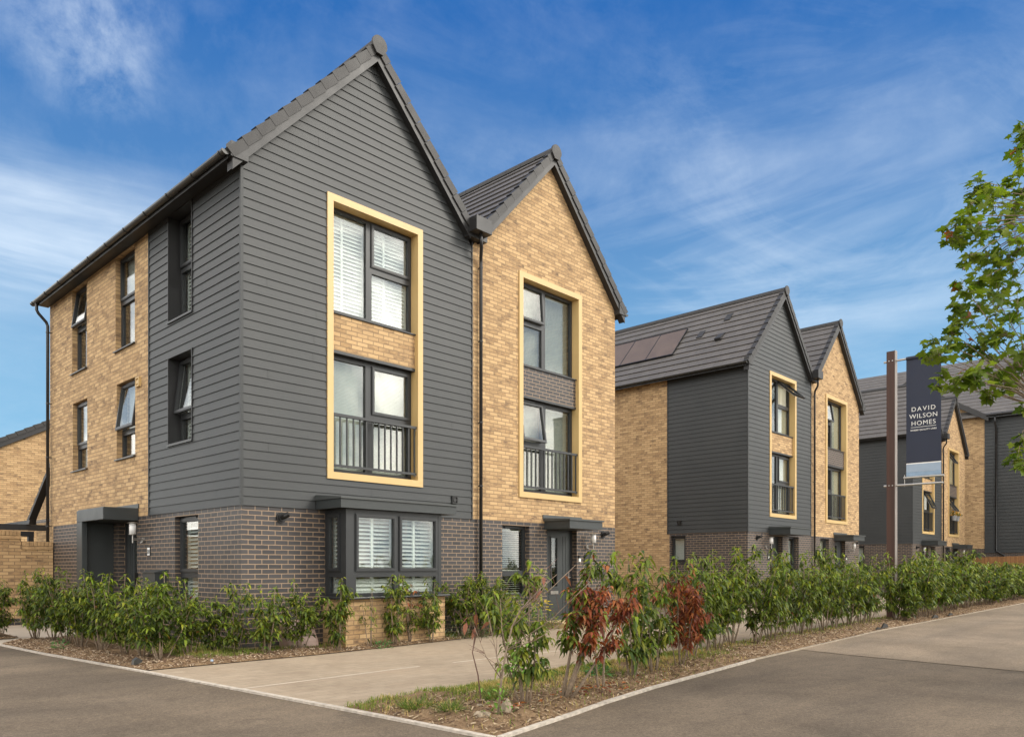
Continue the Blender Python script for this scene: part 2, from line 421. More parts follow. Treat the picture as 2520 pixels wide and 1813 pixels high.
def cladding(mb, w, poly, holes, z0, rng, pitch=0.1412, n0=0.006, lap=0.014, joints=True):
    zt = max(p[1] for p in poly); k = 0
    s_min = min(p[0] for p in poly); s_max = max(p[0] for p in poly)
    while z0 + k * pitch < zt - 1e-4:
        lo, hi = z0 + k * pitch, z0 + (k + 1) * pitch
        band = clip(clip(poly, 0, -1, -lo), 0, 1, hi)
        k += 1
        if area(band) < 1e-6: continue
        hs = [(h[0], h[1], max(h[2], lo), min(h[3], hi)) for h in holes if h[3] > lo and h[2] < hi]
        if joints and rng.random() < 0.4:
            s = rng.uniform(s_min + 0.3, s_max - 0.3); hs.append((s, s + 0.0045, lo, hi))
        for q in cells(band, hs):
            nn = lambda z: n0 + lap * (1 - (z - lo) / pitch)
            m = len(q)
            mb.add([w.p(s, z, nn(z)) for s, z in q], [tuple(range(m))])
            for i in range(m):
                a, b = q[i], q[(i + 1) % m]
                if abs(a[1] - lo) < 1e-6 and abs(b[1] - lo) < 1e-6:
                    mb.add([w.p(a[0], lo, nn(lo)), w.p(b[0], lo, nn(lo)), w.p(b[0], lo, 0.001), w.p(a[0], lo, 0.001)], [(0, 1, 2, 3)])
    return mb

def swing(w, ztop, n_h, ang):
    """a top-hung sash swung out by ang about its top edge"""
    c, s = math.cos(ang), math.sin(ang)
    def f(a, z, n):
        d = ztop - z; m = n - n_h
        return w.p(a, ztop - d * c + m * s, n_h + d * s + m * c)
    return f

def slats(mb, f, s0, s1, z0, z1, pitch, depth, nc, tilt, th=0.004):
    z = z0 + pitch / 2
    c, s = math.cos(tilt), math.sin(tilt)
    while z < z1 - pitch * 0.3:
        h = depth / 2
        a = (nc + h * c, z - h * s); b = (nc - h * c, z + h * s)
        mb.hexa([f(s0, a[1] - th / 2, a[0]), f(s1, a[1] - th / 2, a[0]), f(s1, b[1] - th / 2, b[0]), f(s0, b[1] - th / 2, b[0]),
                 f(s0, a[1] + th / 2, a[0]), f(s1, a[1] + th / 2, a[0]), f(s1, b[1] + th / 2, b[0]), f(s0, b[1] + th / 2, b[0])])
        z += pitch

def window(root, off, w, lights, n, cover=None, sill=None, name='window', fw=0.055, vent=None):
    """lights: (s0,s1,z0,z1,kind) kind 'fix' | 'sash' | angle in degrees for a sash swung open"""
    S0 = min(l[0] for l in lights); S1 = max(l[1] for l in lights); Z0 = min(l[2] for l in lights); Z1 = max(l[3] for l in lights)
    fr = MB(off); gl = MB(off); sash = MB(off); inn = MB(off)
    for s0, s1, z0, z1, kind in lights:
        fr.ring(w.p, s0 + 0.0006, s1 - 0.0006, z0 + 0.0006, z1 - 0.0006, fw, n - 0.07, n)
        g0, g1, h0, h1 = s0 + fw, s1 - fw, z0 + fw, z1 - fw
        if kind == 'fix':
            gl.fbox(w.p, g0, g1, h0, h1, n - 0.042, n - 0.034)
        else:
            ang = 0 if kind == 'sash' else R(kind)
            e = fw - 0.02
            f = swing(w, z1 - e, n, ang)
            a0, a1, b0, b1 = s0 + e, s1 - e, z0 + e, z1 - e
            sash.ring(f, a0, a1, b0, b1, 0.058, n + 0.001, n + 0.022)
            sash.ring(f, a0 + 0.012, a1 - 0.012, b0 + 0.012, b1 - 0.012, 0.034, n + 0.022, n + 0.03)
            sash.ring(f, a0 + 0.008, a1 - 0.008, b0 + 0.008, b1 - 0.008, 0.05, n - 0.04, n + 0.001)
            if ang > 0: inn.ring(f, a0 + 0.009, a1 - 0.009, b0 + 0.009, b1 - 0.009, 0.048, n - 0.046, n - 0.0405)
            gl.fbox(f, a0 + 0.055, a1 - 0.055, b0 + 0.055, b1 - 0.055, n - 0.012, n - 0.004)
    if vent:
        fr.fbox(w.p, vent[0], vent[1], Z1 - 0.045, Z1 - 0.015, n, n + 0.03)
    o = fr.build(name, M['frame'], root)
    gl.build('glass', M['glass'], o)
    if sash.v: sash.build('opening_sash', M['frame'], o)
    if inn.v: inn.build('sash_inner_face', M['white'], o)
    if sill is not None:
        sm = MB(off); sm.hexa([w.p(S0 - 0.03, Z0 - 0.028, n - 0.05), w.p(S1 + 0.03, Z0 - 0.028, n - 0.05), w.p(S1 + 0.03, Z0 - 0.04, sill), w.p(S0 - 0.03, Z0 - 0.04, sill),
                               w.p(S0 - 0.03, Z0 - 0.001, n - 0.05), w.p(S1 + 0.03, Z0 - 0.001, n - 0.05), w.p(S1 + 0.03, Z0 - 0.018, sill), w.p(S0 - 0.03, Z0 - 0.018, sill)])
        sm.build('sill', M['frame'], o)
    nb = n - 0.12
    for cv in (cover or []):
        kind, a, b, c, d = cv[:5]
        mb = MB(off)
        if kind == 'shutter':
            tilt = cv[5] if len(cv) > 5 else R(42)
            st = cv[6] if len(cv) > 6 else 0.05
            mb.ring(w.p, a, b, c, d, st, nb - 0.02, nb + 0.012)
            mid = (a + b) / 2 if len(cv) < 8 else cv[7]
            if b - a > 0.5:
                mb.fbox(w.p, mid - st / 2, mid + st / 2, c + st, d - st, nb - 0.02, nb + 0.012)
                slats(mb, w.p, a + st, mid - st / 2, c + st, d - st, 0.066, 0.074, nb - 0.004, tilt, 0.009)
                slats(mb, w.p, mid + st / 2, b - st, c + st, d - st, 0.066, 0.074, nb - 0.004, tilt, 0.009)
            else:
                slats(mb, w.p, a + st, b - st, c + st, d - st, 0.066, 0.074, nb - 0.004, tilt, 0.009)
            mb.build('shutter', M['shutter'], o)
        elif kind == 'venetian':
            slats(mb, w.p, a, b, c, d, cv[6] if len(cv) > 6 else 0.024, (cv[6] * 0.62 if len(cv) > 6 else 0.025), nb, R(cv[5] if len(cv) > 5 else 55), 0.0015)
            mb.fbox(w.p, a, b, d - 0.03, d, nb - 0.02, nb + 0.02); mb.fbox(w.p, a, b, c, c + 0.02, nb - 0.012, nb + 0.012)
            for s in (a + 0.12, b - 0.12): mb.fbox(w.p, s - 0.002, s + 0.002, c, d, nb + 0.0135, nb + 0.0145)
            mb.build('venetian_blind', M['blind'], o)
        elif kind == 'roller':
            mb.fbox(w.p, a, b, c, d, nb - 0.004, nb); mb.fbox(w.p, a, b, c - 0.012, c, nb - 0.008, nb + 0.006)
            mb.build('roller_blind', M['roller'], o)
        elif kind == 'panel':
            mb.fbox(w.p, a, b, c, d, nb - 0.01, nb); mb.build('lower_panel', M['panel'], o)
        elif kind == 'curtain':
            k = 24
            for i in range(k):
                u0, u1 = a + (b - a) * i / k, a + (b - a) * (i + 1) / k
                m0, m1 = 0.025 * math.sin(i * 1.9), 0.025 * math.sin((i + 1) * 1.9)
                mb.hexa([w.p(u0, c, nb + m0), w.p(u1, c, nb + m1), w.p(u1, c, nb + m1 - 0.004), w.p(u0, c, nb + m0 - 0.004), w.p(u0, d, nb + m0), w.p(u1, d, nb + m1), w.p(u1, d, nb + m1 - 0.004), w.p(u0, d, nb + m0 - 0.004)])
            mb.build('curtain', M['curtain'], o)
    return o

def balcony(root, off, w, s0, s1, z0, z1, nbars):
    mb = MB(off)
    mb.fbox(w.p, s0, s1, z1 - 0.045, z1, -0.06, 0.0); mb.fbox(w.p, s0, s1, z0, z0 + 0.04, -0.055, -0.005)
    o = mb.build('juliet_balcony', M['frame'], root)
    b = MB(off)
    for i in range(nbars):
        s = s0 + 0.035 + (s1 - s0 - 0.07) * i / (nbars - 1)
        b.fbox(w.p, s - 0.011, s + 0.011, z0 + 0.04, z1 - 0.045, -0.042, -0.02)
    b.build('balusters', M['frame'], o)
    for z in (z0 + 0.005, z1 - 0.05):
        for s in (s0 - 0.004, s1 - 0.028): MB(off).fbox(w.p, s, s + 0.03, z - 0.03, z - 0.001, -0.06, -0.02).build('fixing_bracket', M['steel'], o)
    return o

def surround(root, off, w, s0, s1, z0, z1, t=0.117, depth=0.17, proud=0.034):
    mb = MB(off)
    mb.ring(w.p, s0, s1, z0, z1, t, -depth, proud)
    o = mb.build('window_surround', M['gold'], root)
    for (a, b, c, d) in ((s0 + 0.03, s0 + t - 0.012, z1 - 0.42, z1 - 0.417), (s1 - t + 0.012, s1 - 0.03, z1 - 0.42, z1 - 0.417), (s0 + 0.02, s0 + t - 0.012, (z0 + z1) / 2 + 0.17, (z0 + z1) / 2 + 0.173),
                         (s1 - t + 0.012, s1 - 0.02, (z0 + z1) / 2 - 0.2, (z0 + z1) / 2 - 0.197), (s0 + 0.28, s0 + 0.283, z1 - t + 0.01, z1 - 0.01), (s1 - 0.28, s1 - 0.277, z1 - t + 0.01, z1 - 0.01), (s0 + 0.28, s0 + 0.283, z0 + 0.01, z0 + t - 0.01), (s1 - 0.28, s1 - 0.277, z0 + 0.01, z0 + t - 0.01)):
        MB(off).fbox(w.p, a, b, c, d, proud - 0.01, proud + 0.0006).build('panel_joint', M['step'], o)
    return o

def text_mesh(name, s, size, mat, parent, origin, xdir, align='CENTER', space=1.0, extr=0.002, bold=0.0):
    cu = bpy.data.curves.new(name, 'FONT'); cu.body = s; cu.size = size; cu.align_x = align; cu.extrude = extr; cu.space_character = space; cu.offset = bold
    tmp = bpy.data.objects.new(name, cu); col.objects.link(tmp)
    dg = bpy.context.evaluated_depsgraph_get(); me = bpy.data.meshes.new_from_object(tmp.evaluated_get(dg)); me.name = name
    bpy.data.objects.remove(tmp); bpy.data.curves.remove(cu)
    X = Vector(xdir).normalized(); Y = Vector((0, 0, 1)); Z = X.cross(Y)
    org = Vector((0, 0, 0)); p = parent
    while p is not None:
        org += p.location; p = p.parent
    O = Vector(origin) - org
    for v in me.vertices:
        c = v.co.copy(); v.co = O + X * c.x + Y * c.y + Z * c.z
    me.materials.clear(); me.materials.append(mat)
    o = bpy.data.objects.new(name, me); col.objects.link(o); o.parent = parent
    return o

def wall_lamp(root, off, w, s, z):
    b = MB(off); b.tube([w.p(s, z, 0.001), w.p(s, z, 0.03)], 0.045, 14); b.tube([w.p(s, z - 0.03, 0.03), w.p(s, z - 0.06, 0.07)], 0.018, 8)
    b.tube([w.p(s, z + 0.02, 0.03), w.p(s, z + 0.02, 0.2)], 0.008, 6); b.tube([w.p(s, z - 0.005, 0.03), w.p(s, z - 0.005, 0.2)], 0.008, 6)
    b.tube([w.p(s, z - 0.06, 0.2), w.p(s, z + 0.09, 0.2)], 0.011, 8)
    c = w.p(s, z + 0.09, 0.2)
    b.lathe([(0.065, 0), (0.067, 0.008), (0.067, 0.015), (0.03, 0.016)], c, 18); b.lathe([(0.03, 0.205), (0.085, 0.207), (0.105, 0.214), (0.06, 0.228), (0.01, 0.235)], c, 18)
    o = b.build('wall_lamp', M['steel'], root, smooth=False)
    g = MB(off); g.lathe([(0.058, 0.016), (0.06, 0.1), (0.058, 0.205)], c, 18); g.build('lamp_shade', M['lampglass'], o, smooth=True)
    return o

def flue(root, off, w, s, z):
    b = MB(off); b.tube([w.p(s, z, 0.001), w.p(s, z, 0.025)], 0.085, 18); b.tube([w.p(s, z, 0.025), w.p(s, z, 0.05)], 0.06, 16)
    b.tube([w.p(s, z + 0.005, 0.05), w.p(s + 0.01, z + 0.02, 0.11), w.p(s + 0.05, z + 0.05, 0.15)], 0.042, 14)
    return b.build('boiler_flue', M['black'], root, smooth=False)

def ventbox(root, off, w, s, z, mat='black', r=0.07):
    b = MB(off); b.ring(w.p, s - r, s + r, z - r, z + r, 0.018, 0.0, 0.045); b.fbox(w.p, s - r + 0.018, s + r - 0.018, z - r + 0.018, z + r - 0.018, 0, 0.02)
    b.tube([w.p(s, z, 0.02), w.p(s, z, 0.04)], 0.04, 14)
    return b.build('wall_vent', M[mat], root)

def front_canopy(root, off, w, s0, s1, z0, z1, depth, up0=None, up1=None):
    mb = MB(off)
    mb.fbox(w.p, s0, s1, z0, z1 - 0.02, 0.001, depth)
    o = mb.build('door_canopy', M['canopy'], root)
    t = MB(off)
    t.hexa([w.p(s0 - 0.03, z1 - 0.02, 0.001), w.p(s1 + 0.03, z1 - 0.02, 0.001), w.p(s1 + 0.03, z1 - 0.02, depth + 0.03), w.p(s0 - 0.03, z1 - 0.02, depth + 0.03),
            w.p(s0 - 0.03, z1 + 0.05, 0.001), w.p(s1 + 0.03, z1 + 0.05, 0.001), w.p(s1 + 0.03, z1 + 0.012, depth + 0.03), w.p(s0 - 0.03, z1 + 0.012, depth + 0.03)])
    if up0 is not None: t.fbox(w.p, up0, up1, z1 + 0.03, z1 + 0.12, 0.001, 0.02)
    t.build('top_flashing', M['lead'], o)
    return o

def entrance_door(root, off, w, s0, s1, z0, z1, n, glass_side=1, handle='r'):
    fr = MB(off); fr.fbox(w.p, s0, s0 + 0.06, z0, z1, n - 0.06, n + 0.01); fr.fbox(w.p, s1 - 0.06, s1, z0, z1, n - 0.06, n + 0.01); fr.fbox(w.p, s0 + 0.06, s1 - 0.06, z1 - 0.06, z1, n - 0.06, n + 0.01)
    d = MB(off)
    a0, a1 = s0 + 0.064, s1 - 0.064
    c = (a0 + a1) / 2 - 0.11
    g0, g1 = c - 0.1, c + 0.1
    gz0, gz1 = z0 + 0.85, z1 - 0.2
    d.fbox(w.p, a0, g0, z0 + 0.02, z1 - 0.064, n - 0.05, n - 0.005); d.fbox(w.p, g1, a1, z0 + 0.02, z1 - 0.064, n - 0.05, n - 0.005)
    d.fbox(w.p, g0, g1, z0 + 0.02, gz0, n - 0.05, n - 0.005); d.fbox(w.p, g0, g1, gz1, z1 - 0.064, n - 0.05, n - 0.005)
    for s in (a0 + 0.16, a1 - 0.16, a1 - 0.26): d.fbox(w.p, s, s + 0.008, z0 + 0.12, z1 - 0.16, n - 0.005, n + 0.001)
    d.ring(w.p, g0 - 0.03, g1 + 0.03, gz0 - 0.03, gz1 + 0.03, 0.032, n - 0.005, n + 0.01)
    o = d.build('front_door', M['canopy'], root)
    fr.build('door_frame', M['frame'], o)
    g = MB(off); g.fbox(w.p, g0 + 0.003, g1 - 0.003, gz0 + 0.003, gz1 - 0.003, n - 0.035, n - 0.022); g.build('door_glass', M['glass2'], o)
    h = MB(off); hs = a1 - 0.07 if handle == 'r' else a0 + 0.05
    h.fbox(w.p, hs, hs + 0.03, z0 + 0.92, z0 + 1.16, n - 0.004, n + 0.008); h.tube([w.p(hs + 0.015, z0 + 1.05, n + 0.008), w.p(hs + 0.015, z0 + 1.05, n + 0.05), w.p(hs - 0.1, z0 + 1.05, n + 0.05)], 0.01, 8)
    h.build('door_handle', M['steel'], o)
    l = MB(off); l.fbox(w.p, c - 0.13, c + 0.13, z0 + 0.68, z0 + 0.75, n - 0.004, n + 0.012); l.build('letterbox', M['steel'], o)
    return o

def downpipe(root, off, pts, clips, r=0.034, name='downpipe'):
    mb = MB(off); mb.tube(pts, r, 12)
    o = mb.build(name, M['pipe'], root, smooth=True)
    for c, d in clips:
        k = MB(off)
        k.tube([(c[0], c[1], c[2] - 0.014), (c[0], c[1], c[2] + 0.014)], r + 0.007, 12)
        k.box(min(c[0], c[0] + d[0]) - 0.008, max(c[0], c[0] + d[0]) + 0.008, min(c[1], c[1] + d[1]) - 0.008, max(c[1], c[1] + d[1]) + 0.008, c[2] - 0.01, c[2] + 0.01)
        k.build('pipe_clip', M['pipe'], o)
    return o

# ------------------------------------------------------------------ roofs
SL = 1.08; ZR = 10.32; LEN = math.sqrt(1 + SL * SL)
def roof_z(x, xc): return ZR - SL * abs(x - xc)

def gable_roof(root, off, xc, xl, xr, y0, y1, cut_l=False, cut_r=False, sl=SL, zr=ZR, gauge=0.327):
    """tiled roof with its ridge along y; every course steps over the one below"""
    ln = math.sqrt(1 + sl * sl)
    top = MB(off)
    for sgn, xe in ((-1, xl), (1, xr)):
        run = abs(xe - xc); slope = run * ln; n = max(1, round(slope / gauge))
        for k in range(n):
            a, b = k / n, (k + 1) / n            # from eave up
            def pt(t, h, y):
                x = xe + (xc - xe) * t
                z = zr - sl * abs(x - xc)
                return (x + sgn * h * sl / ln, y, z + h / ln)
            top.hexa([pt(a, 0.0, y0), pt(b, -0.012, y0), pt(b, -0.012, y1), pt(a, 0.0, y1),
                      pt(a, 0.038, y0), pt(b, 0.006, y0), pt(b, 0.006, y1), pt(a, 0.038, y1)])
    o = top.build('roof', M['roof'], root)
    u = MB(off)
    for sgn, xe in ((-1, xl), (1, xr)):
        def pu(x, d, y): return (x, y, zr - sl * abs(x - xc) - d)
        u.hexa([pu(xe, 0.09, y0 + 0.03), pu(xc, 0.09, y0 + 0.03), pu(xc, 0.09, y1 - 0.03), pu(xe, 0.09, y1 - 0.03), pu(xe, 0.022, y0 + 0.03), pu(xc, 0.022, y0 + 0.03), pu(xc, 0.022, y1 - 0.03), pu(xe, 0.022, y1 - 0.03)])
    u.build('roof_underlay', M['black'], o)
    rg = MB(off); y = y0 - 0.02; i = 0
    while y < y1:
        ye = min(y + 0.45, y1); r0 = 0.125 if i % 2 == 0 else 0.125
        prof = []
        for k in range(9):
            a = R(-12) + (math.pi + R(24)) * k / 8
            prof.append((xc + r0 * 1.05 * math.cos(a), zr - 0.05 + r0 * math.sin(a)))
        rg.prism(prof, y, ye - 0.006, lambda x, z, yy: (x, yy, z)); y = ye; i += 1
    rg.build('ridge_tiles', M['verge'], o)
    return o

def verge(root, off, xc, xl, xr, yf, sl=SL, zr=ZR, unit=0.327, capsz=1.0):
    ln = math.sqrt(1 + sl * sl)
    mb = MB(off); bb = MB(off)
    for sgn, xe in ((-1, xl), (1, xr)):
        run = abs(xe - xc) * ln; n = round(run / unit)
        for k in range(n):
            a, b = k / n, (k + 1) / n
            def pt(t, h, y):
                x = xe + (xc - xe) * t; z = zr - sl * abs(x - xc)
                return (x + sgn * h * sl / ln, y, z + h / ln)
            mb.hexa([pt(a + 0.002, -0.095, yf - 0.045), pt(b, -0.115, yf - 0.045), pt(b, -0.115, yf + 0.015), pt(a + 0.002, -0.095, yf + 0.015),
                     pt(a + 0.002, 0.058, yf - 0.045), pt(b, 0.03, yf - 0.045), pt(b, 0.03, yf + 0.11), pt(a + 0.002, 0.058, yf + 0.11)])
        # bargeboard and soffit back to the wall
        def pb(x, d, y): return (x, y, zr - sl * abs(x - xc) - d)
        xs = xe - sgn * 0.06
        bb.hexa([pb(xs, 0.30, yf - 0.02), pb(xc, 0.30, yf - 0.02), pb(xc, 0.30, yf + 0.004), pb(xs, 0.30, yf + 0.004), pb(xs, 0.10, yf - 0.02), pb(xc, 0.10, yf - 0.02), pb(xc, 0.10, yf + 0.004), pb(xs, 0.10, yf + 0.004)])
        bb.hexa([pb(xs, 0.285, yf + 0.004), pb(xc, 0.285, yf + 0.004), pb(xc, 0.285, yf + 0.15), pb(xs, 0.285, yf + 0.15), pb(xs, 0.10, yf + 0.004), pb(xc, 0.10, yf + 0.004), pb(xc, 0.10, yf + 0.15), pb(xs, 0.10, yf + 0.15)])
    mb.build('verge_caps', M['verge'], root)
    bb.build('bargeboard', M['fascia'], root)
    r = MB(off); prof = []
    for k in range(13):
        a = R(-20) + R(220) * k / 12
        prof.append((xc + 0.155 * capsz * math.cos(a), zr - 0.04 + 0.15 * capsz * math.sin(a)))
    prof.append((xc - 0.07, zr - 0.2)); prof.append((xc + 0.07, zr - 0.2))
    r.prism(prof, yf - 0.085, yf - 0.045, lambda x, z, y: (x, y, z))
    r.build('ridge_end_cap', M['verge'], root)

def gutter(root, off, x, z, y0, y1, sgn=-1, r=0.06, nb=11):
    mb = MB(off)
    def half(r_, a0, a1, ya, yb, t=0.006):
        k = 9; pr = []
        for i in range(k): 
            a = math.pi + math.pi * i / (k - 1); pr.append((x + r_ * math.cos(a), z + r_ * math.sin(a)))
        for i in reversed(range(k)):
            a = math.pi + math.pi * i / (k - 1); pr.append((x + (r_ - t) * math.cos(a), z + (r_ - t) * math.sin(a)))
        for i in range(k - 1):
            q = [pr[i], pr[i + 1], pr[2 * k - 2 - i], pr[2 * k - 1 - i]]
            mb.prism(q, ya, yb, lambda px, pz, y: (px, y, pz))
    half(r, 0, 0, y0, y1)
    o = mb.build('gutter', M['gutter'], root)
    for i in range(nb):
        b = MB(off)
        y = y0 + 0.12 + (y1 - y0 - 0.24) * i / (nb - 1)
        k = 9
        for j in range(k - 1):
            a, c = math.pi + math.pi * j / (k - 1), math.pi + math.pi * (j + 1) / (k - 1)
            q = [(x + (r + 0.012) * math.cos(a), z + (r + 0.012) * math.sin(a)), (x + (r + 0.012) * math.cos(c), z + (r + 0.012) * math.sin(c)), (x + (r + 0.0004) * math.cos(c), z + (r + 0.0004) * math.sin(c)), (x + (r + 0.0004) * math.cos(a), z + (r + 0.0004) * math.sin(a))]
            b.prism(q, y - 0.014, y + 0.014, lambda px, pz, yy: (px, yy, pz))
        b.box(min(x - sgn * (r + 0.012), x - sgn * 0.11), max(x - sgn * (r + 0.012), x - sgn * 0.11), y - 0.014, y + 0.014, z - 0.03, z + 0.01)
        b.build('gutter_bracket', M['gutter'], o)
    prof = [(x + (r + 0.006) * math.cos(math.pi + math.pi * i / 10), z + (r + 0.006) * math.sin(math.pi + math.pi * i / 10)) for i in range(11)]
    for ya, yb in ((y0 - 0.012, y0 + 0.002), (y1 - 0.002, y1 + 0.012)):
        c = MB(off); c.prism(prof, ya, yb, lambda px, pz, yy: (px, yy, pz)); c.build('gutter_end_cap', M['gutter'], o)
    return o

# ------------------------------------------------------------------ the terraced pairs
WA, WB, DEP = 4.785, 9.535, 9.3          # party line, right wall, depth
XA, XB = 2.42, 7.13                       # ridges
Z1 = 2.24                                 # top of the dark brick plinth

def tall_window(root, off, w, s0, s1, style, up_k, lo_k, up_cov, lo_cov, spandrel):
    surround(root, off, w, s0, s1, 2.766, 7.49)
    i0, i1 = s0 + 0.117, s1 - 0.117
    n = -0.17
    m = i0 + (0.855 if style == 'clad' else 0.865)
    zc = 6.53
    if style == 'clad':
        up = [(i0, m, 5.585, 7.372, 'fix'), (m, i1, zc, 7.372, up_k), (m, i1, 5.585, zc, 'fix')]
        lo = [(i0, m, 2.885, 4.885, 'fix'), (m, i1, 3.93, 4.885, lo_k), (m, i1, 2.885, 3.93, 'fix')]
    else:
        up = [(i0, m, zc, 7.372, up_k), (i0, m, 5.585, zc, 'fix'), (m, i1, 5.585, 7.372, 'fix')]
        lo = [(i0, m, 3.93, 4.885, lo_k), (i0, m, 2.885, 3.93, 'fix'), (m, i1, 2.885, 4.885, 'fix')]
    window(root, off, w, up, n, up_cov, sill=-0.03, fw=0.06, vent=(i0 + 0.2, i0 + 0.6) if style != 'clad' else None)
    window(root, off, w, lo, n, lo_cov, fw=0.072, name='french_window', vent=(i0 + 0.15, i0 + 0.55) if style != 'clad' else None)
    sp = MB(off); sp.fbox(w.p, i0 + 0.001, i1 - 0.001, 4.935, 5.54, -0.2, -0.06); sp.build('spandrel_panel', M[spandrel], root)
    ln = MB(off); ln.fbox(w.p, i0 + 0.001, i1 - 0.001, 4.886, 4.934, -0.2, -0.05); ln.build('lintel_trim', M['frame'], root)
    balcony(root, off, w, i0 + 0.003, i1 - 0.003, 2.98, 3.87, 14)
    return i0, m, i1

def side_window(root, off, w, s0, s1, z0, z1, n, zt, kind, cover, lining=False):
    if lining:
        l = MB(off); l.ring(w.p, s0 - 0.014, s1 + 0.014, z0 - 0.014, z1 + 0.014, 0.019, n - 0.01, 0.03); l.build('window_lining', M['fascia'], root)
    window(root, off, w, [(s0, s1, zt, z1, kind), (s0, s1, z0, zt, 'fix')], n, cover, sill=0.045, fw=0.05, vent=(s0 + 0.25, s0 + 0.65))

def clad_house(off, label, cfg):
    o = Vector(off)
    root = thing('clad_house', label, 'house', tuple(o + Vector((WA / 2, 0, 0))), 'paired gable houses along the shared drive')
    rng = random.Random(cfg['seed'])
    F = W(0, 0, (1, 0), (0, -1)); S = W(0, 0, (0, 1), (-1, 0)); B = W(0, DEP, (1, 0), (0, 1))
    fh = (1.5, 3.51, 2.78, 7.478)
    zt = lambda x: roof_z(x, XA) - 0.2
    gab = [(0, Z1), (WA, Z1), (WA, zt(WA)), (XA, zt(XA)), (0, zt(0))]
    # plinth
    pl = MB(off); wall(pl, F, rect(0, WA, -0.3, Z1), cfg['front_holes']); wall(pl, S, rect(0.25, DEP - 0.25, -0.3, Z1) if cfg['full_plinth'] else rect(0.25, 2.8, -0.3, Z1), cfg['side_low'])
    pl.build('plinth_wall', M['brick_grey'], root)
    ub = MB(off); wall(ub, F, gab, [fh], n=-0.001); wall(ub, S, rect(0.25, cfg['split'], Z1, 7.45), cfg['side_clad'], n=-0.001)
    ub.build('backing_wall', M['fascia'], root)
    bw = MB(off); wall(bw, S, rect(cfg['split'], DEP - 0.25, Z1, 7.45), cfg['side_brick'])
    if not cfg['full_plinth']: wall(bw, S, rect(2.8, DEP - 0.25, -0.3, Z1), [])
    wall(bw, B, [(0, -0.3), (WA, -0.3), (WA, zt(WA)), (XA, zt(XA)), (0, zt(0))], [])
    bw.build('brick_wall', M['brick_buff'], root)
    cl = MB(off)
    trim_h = (1.487, 3.522, 2.766, 7.49)
    cladding(cl, F, [(0.02, Z1), (WA - 0.012, Z1), (WA - 0.012, zt(WA)), (XA, zt(XA)), (0.02, zt(0))], [trim_h] + cfg.get('front_clad_holes', []), Z1, rng)
    cladding(cl, S, rect(0.02, cfg['split'] - 0.012, Z1, 7.42), [(h[0] - 0.02, h[1] + 0.02, h[2] - 0.02, h[3] + 0.02) for h in cfg['side_clad']], Z1, rng)
    c = cl.build('weatherboard_cladding', M['clad'], root)
    MB(off).box(-0.026, 0.02, -0.026, 0.02, Z1 - 0.01, 7.39).build('corner_trim', M['clad'], c)
    MB(off).fbox(F.p, WA - 0.012, WA + 0.004, Z1 - 0.01, 7.68, 0, 0.028).build('corner_trim', M['clad'], c)
    MB(off).fbox(S.p, cfg['split'] - 0.012, cfg['split'] + 0.012, Z1 - 0.01, 7.39, 0, 0.028).build('corner_trim', M['clad'], c)
    # eaves, roof
    ev = MB(off); ev.box(-0.225, 0.0, 0.0, DEP + 0.12, 7.392, 7.406); ev.box(-0.243, -0.226, 0.0, DEP + 0.12, 7.368, 7.47)
    ev.box(-0.243, 0.03, -0.165, -0.002, 7.362, 7.585); ev.box(4.56, 5.06, -0.16, -0.002, 7.69, 7.94)
    ev.build('boxed_eaves', M['fascia'], root)
    gable_roof(root, off, XA, -0.27, 4.66, -0.12, DEP + 0.12)
    verge(root, off, XA, -0.27, 4.68, -0.125)
    gutter(root, off, -0.306, 7.432, -0.12, DEP + 0.16)
    v = MB(off); v.box(4.58, 4.97, -0.1, DEP + 0.1, 7.71, 7.80); v.build('valley_gutter', M['lead'], root)
    ho = MB(off); ho.box(4.565, 4.985, -0.37, -0.161, 7.755, 8.03); ho.build('rainwater_hopper', M['fascia'], root, bevel=0.006)
    downpipe(root, off, [(4.79, -0.26, 7.8), (4.79, -0.26, 7.62), (4.82, -0.24, 7.52), (4.95, -0.09, 7.38), (4.97, -0.07, 7.28), (4.97, -0.07, 0.02)], [((4.97, -0.07, z), (0, 0.07)) for z in (7.2, 5.75, 4.15, 2.9, 1.15)])
    i0, m, i1 = tall_window(root, off, F, 1.487, 3.522, 'clad', cfg['up_k'], cfg['lo_k'], cfg['up_cov'], cfg['lo_cov'], 'brick_buff')
    if cfg['bay']:
        bay(root, off)
        flue(root, off, F, 0.66, 2.08); ventbox(root, off, F, 4.31, 2.585)
        dp = 7.38
        downpipe(root, off, [(-0.306, 9.18, 7.40), (-0.306, 9.18, 7.22), (-0.27, 9.18, 7.15), (-0.11, 9.18, 6.98), (-0.08, 9.18, 6.9), (-0.08, 9.18, 0.02)], [((-0.08, 9.18, z), (0.08, 0)) for z in (6.75, 5.1, 3.85, 2.25, 1.0)])
        side_a(root, off, S)
    else:
        front_canopy(root, off, F, 1.46, 3.0, 2.18, 2.40, 0.72)
        entrance_door(root, off, F, 1.56, 2.49, 0.02, 2.15, -0.16)
        window(root, off, F, [(2.96, 3.78, 1.15, 2.16, 'fix'), (2.96, 3.78, 0.7, 1.15, 'fix')], -0.16, [('roller', 3.0, 3.74, 0.75, 2.05)], sill=0.03, vent=(3.2, 3.6))
        wall_lamp(root, off, F, 1.22, 1.78); flue(root, off, F, 0.62, 2.07)
        pl_ = MB(off); pl_.fbox(F.p, 1.36, 1.5, 1.36, 1.56, 0, 0.015); pn = pl_.build('house_number', M['frame'], root)
        if cfg.get('number'): text_mesh('number_text', cfg['number'], 0.13, M['white'], pn, o + Vector((1.43, -0.018, 1.41)), (1, 0, 0))
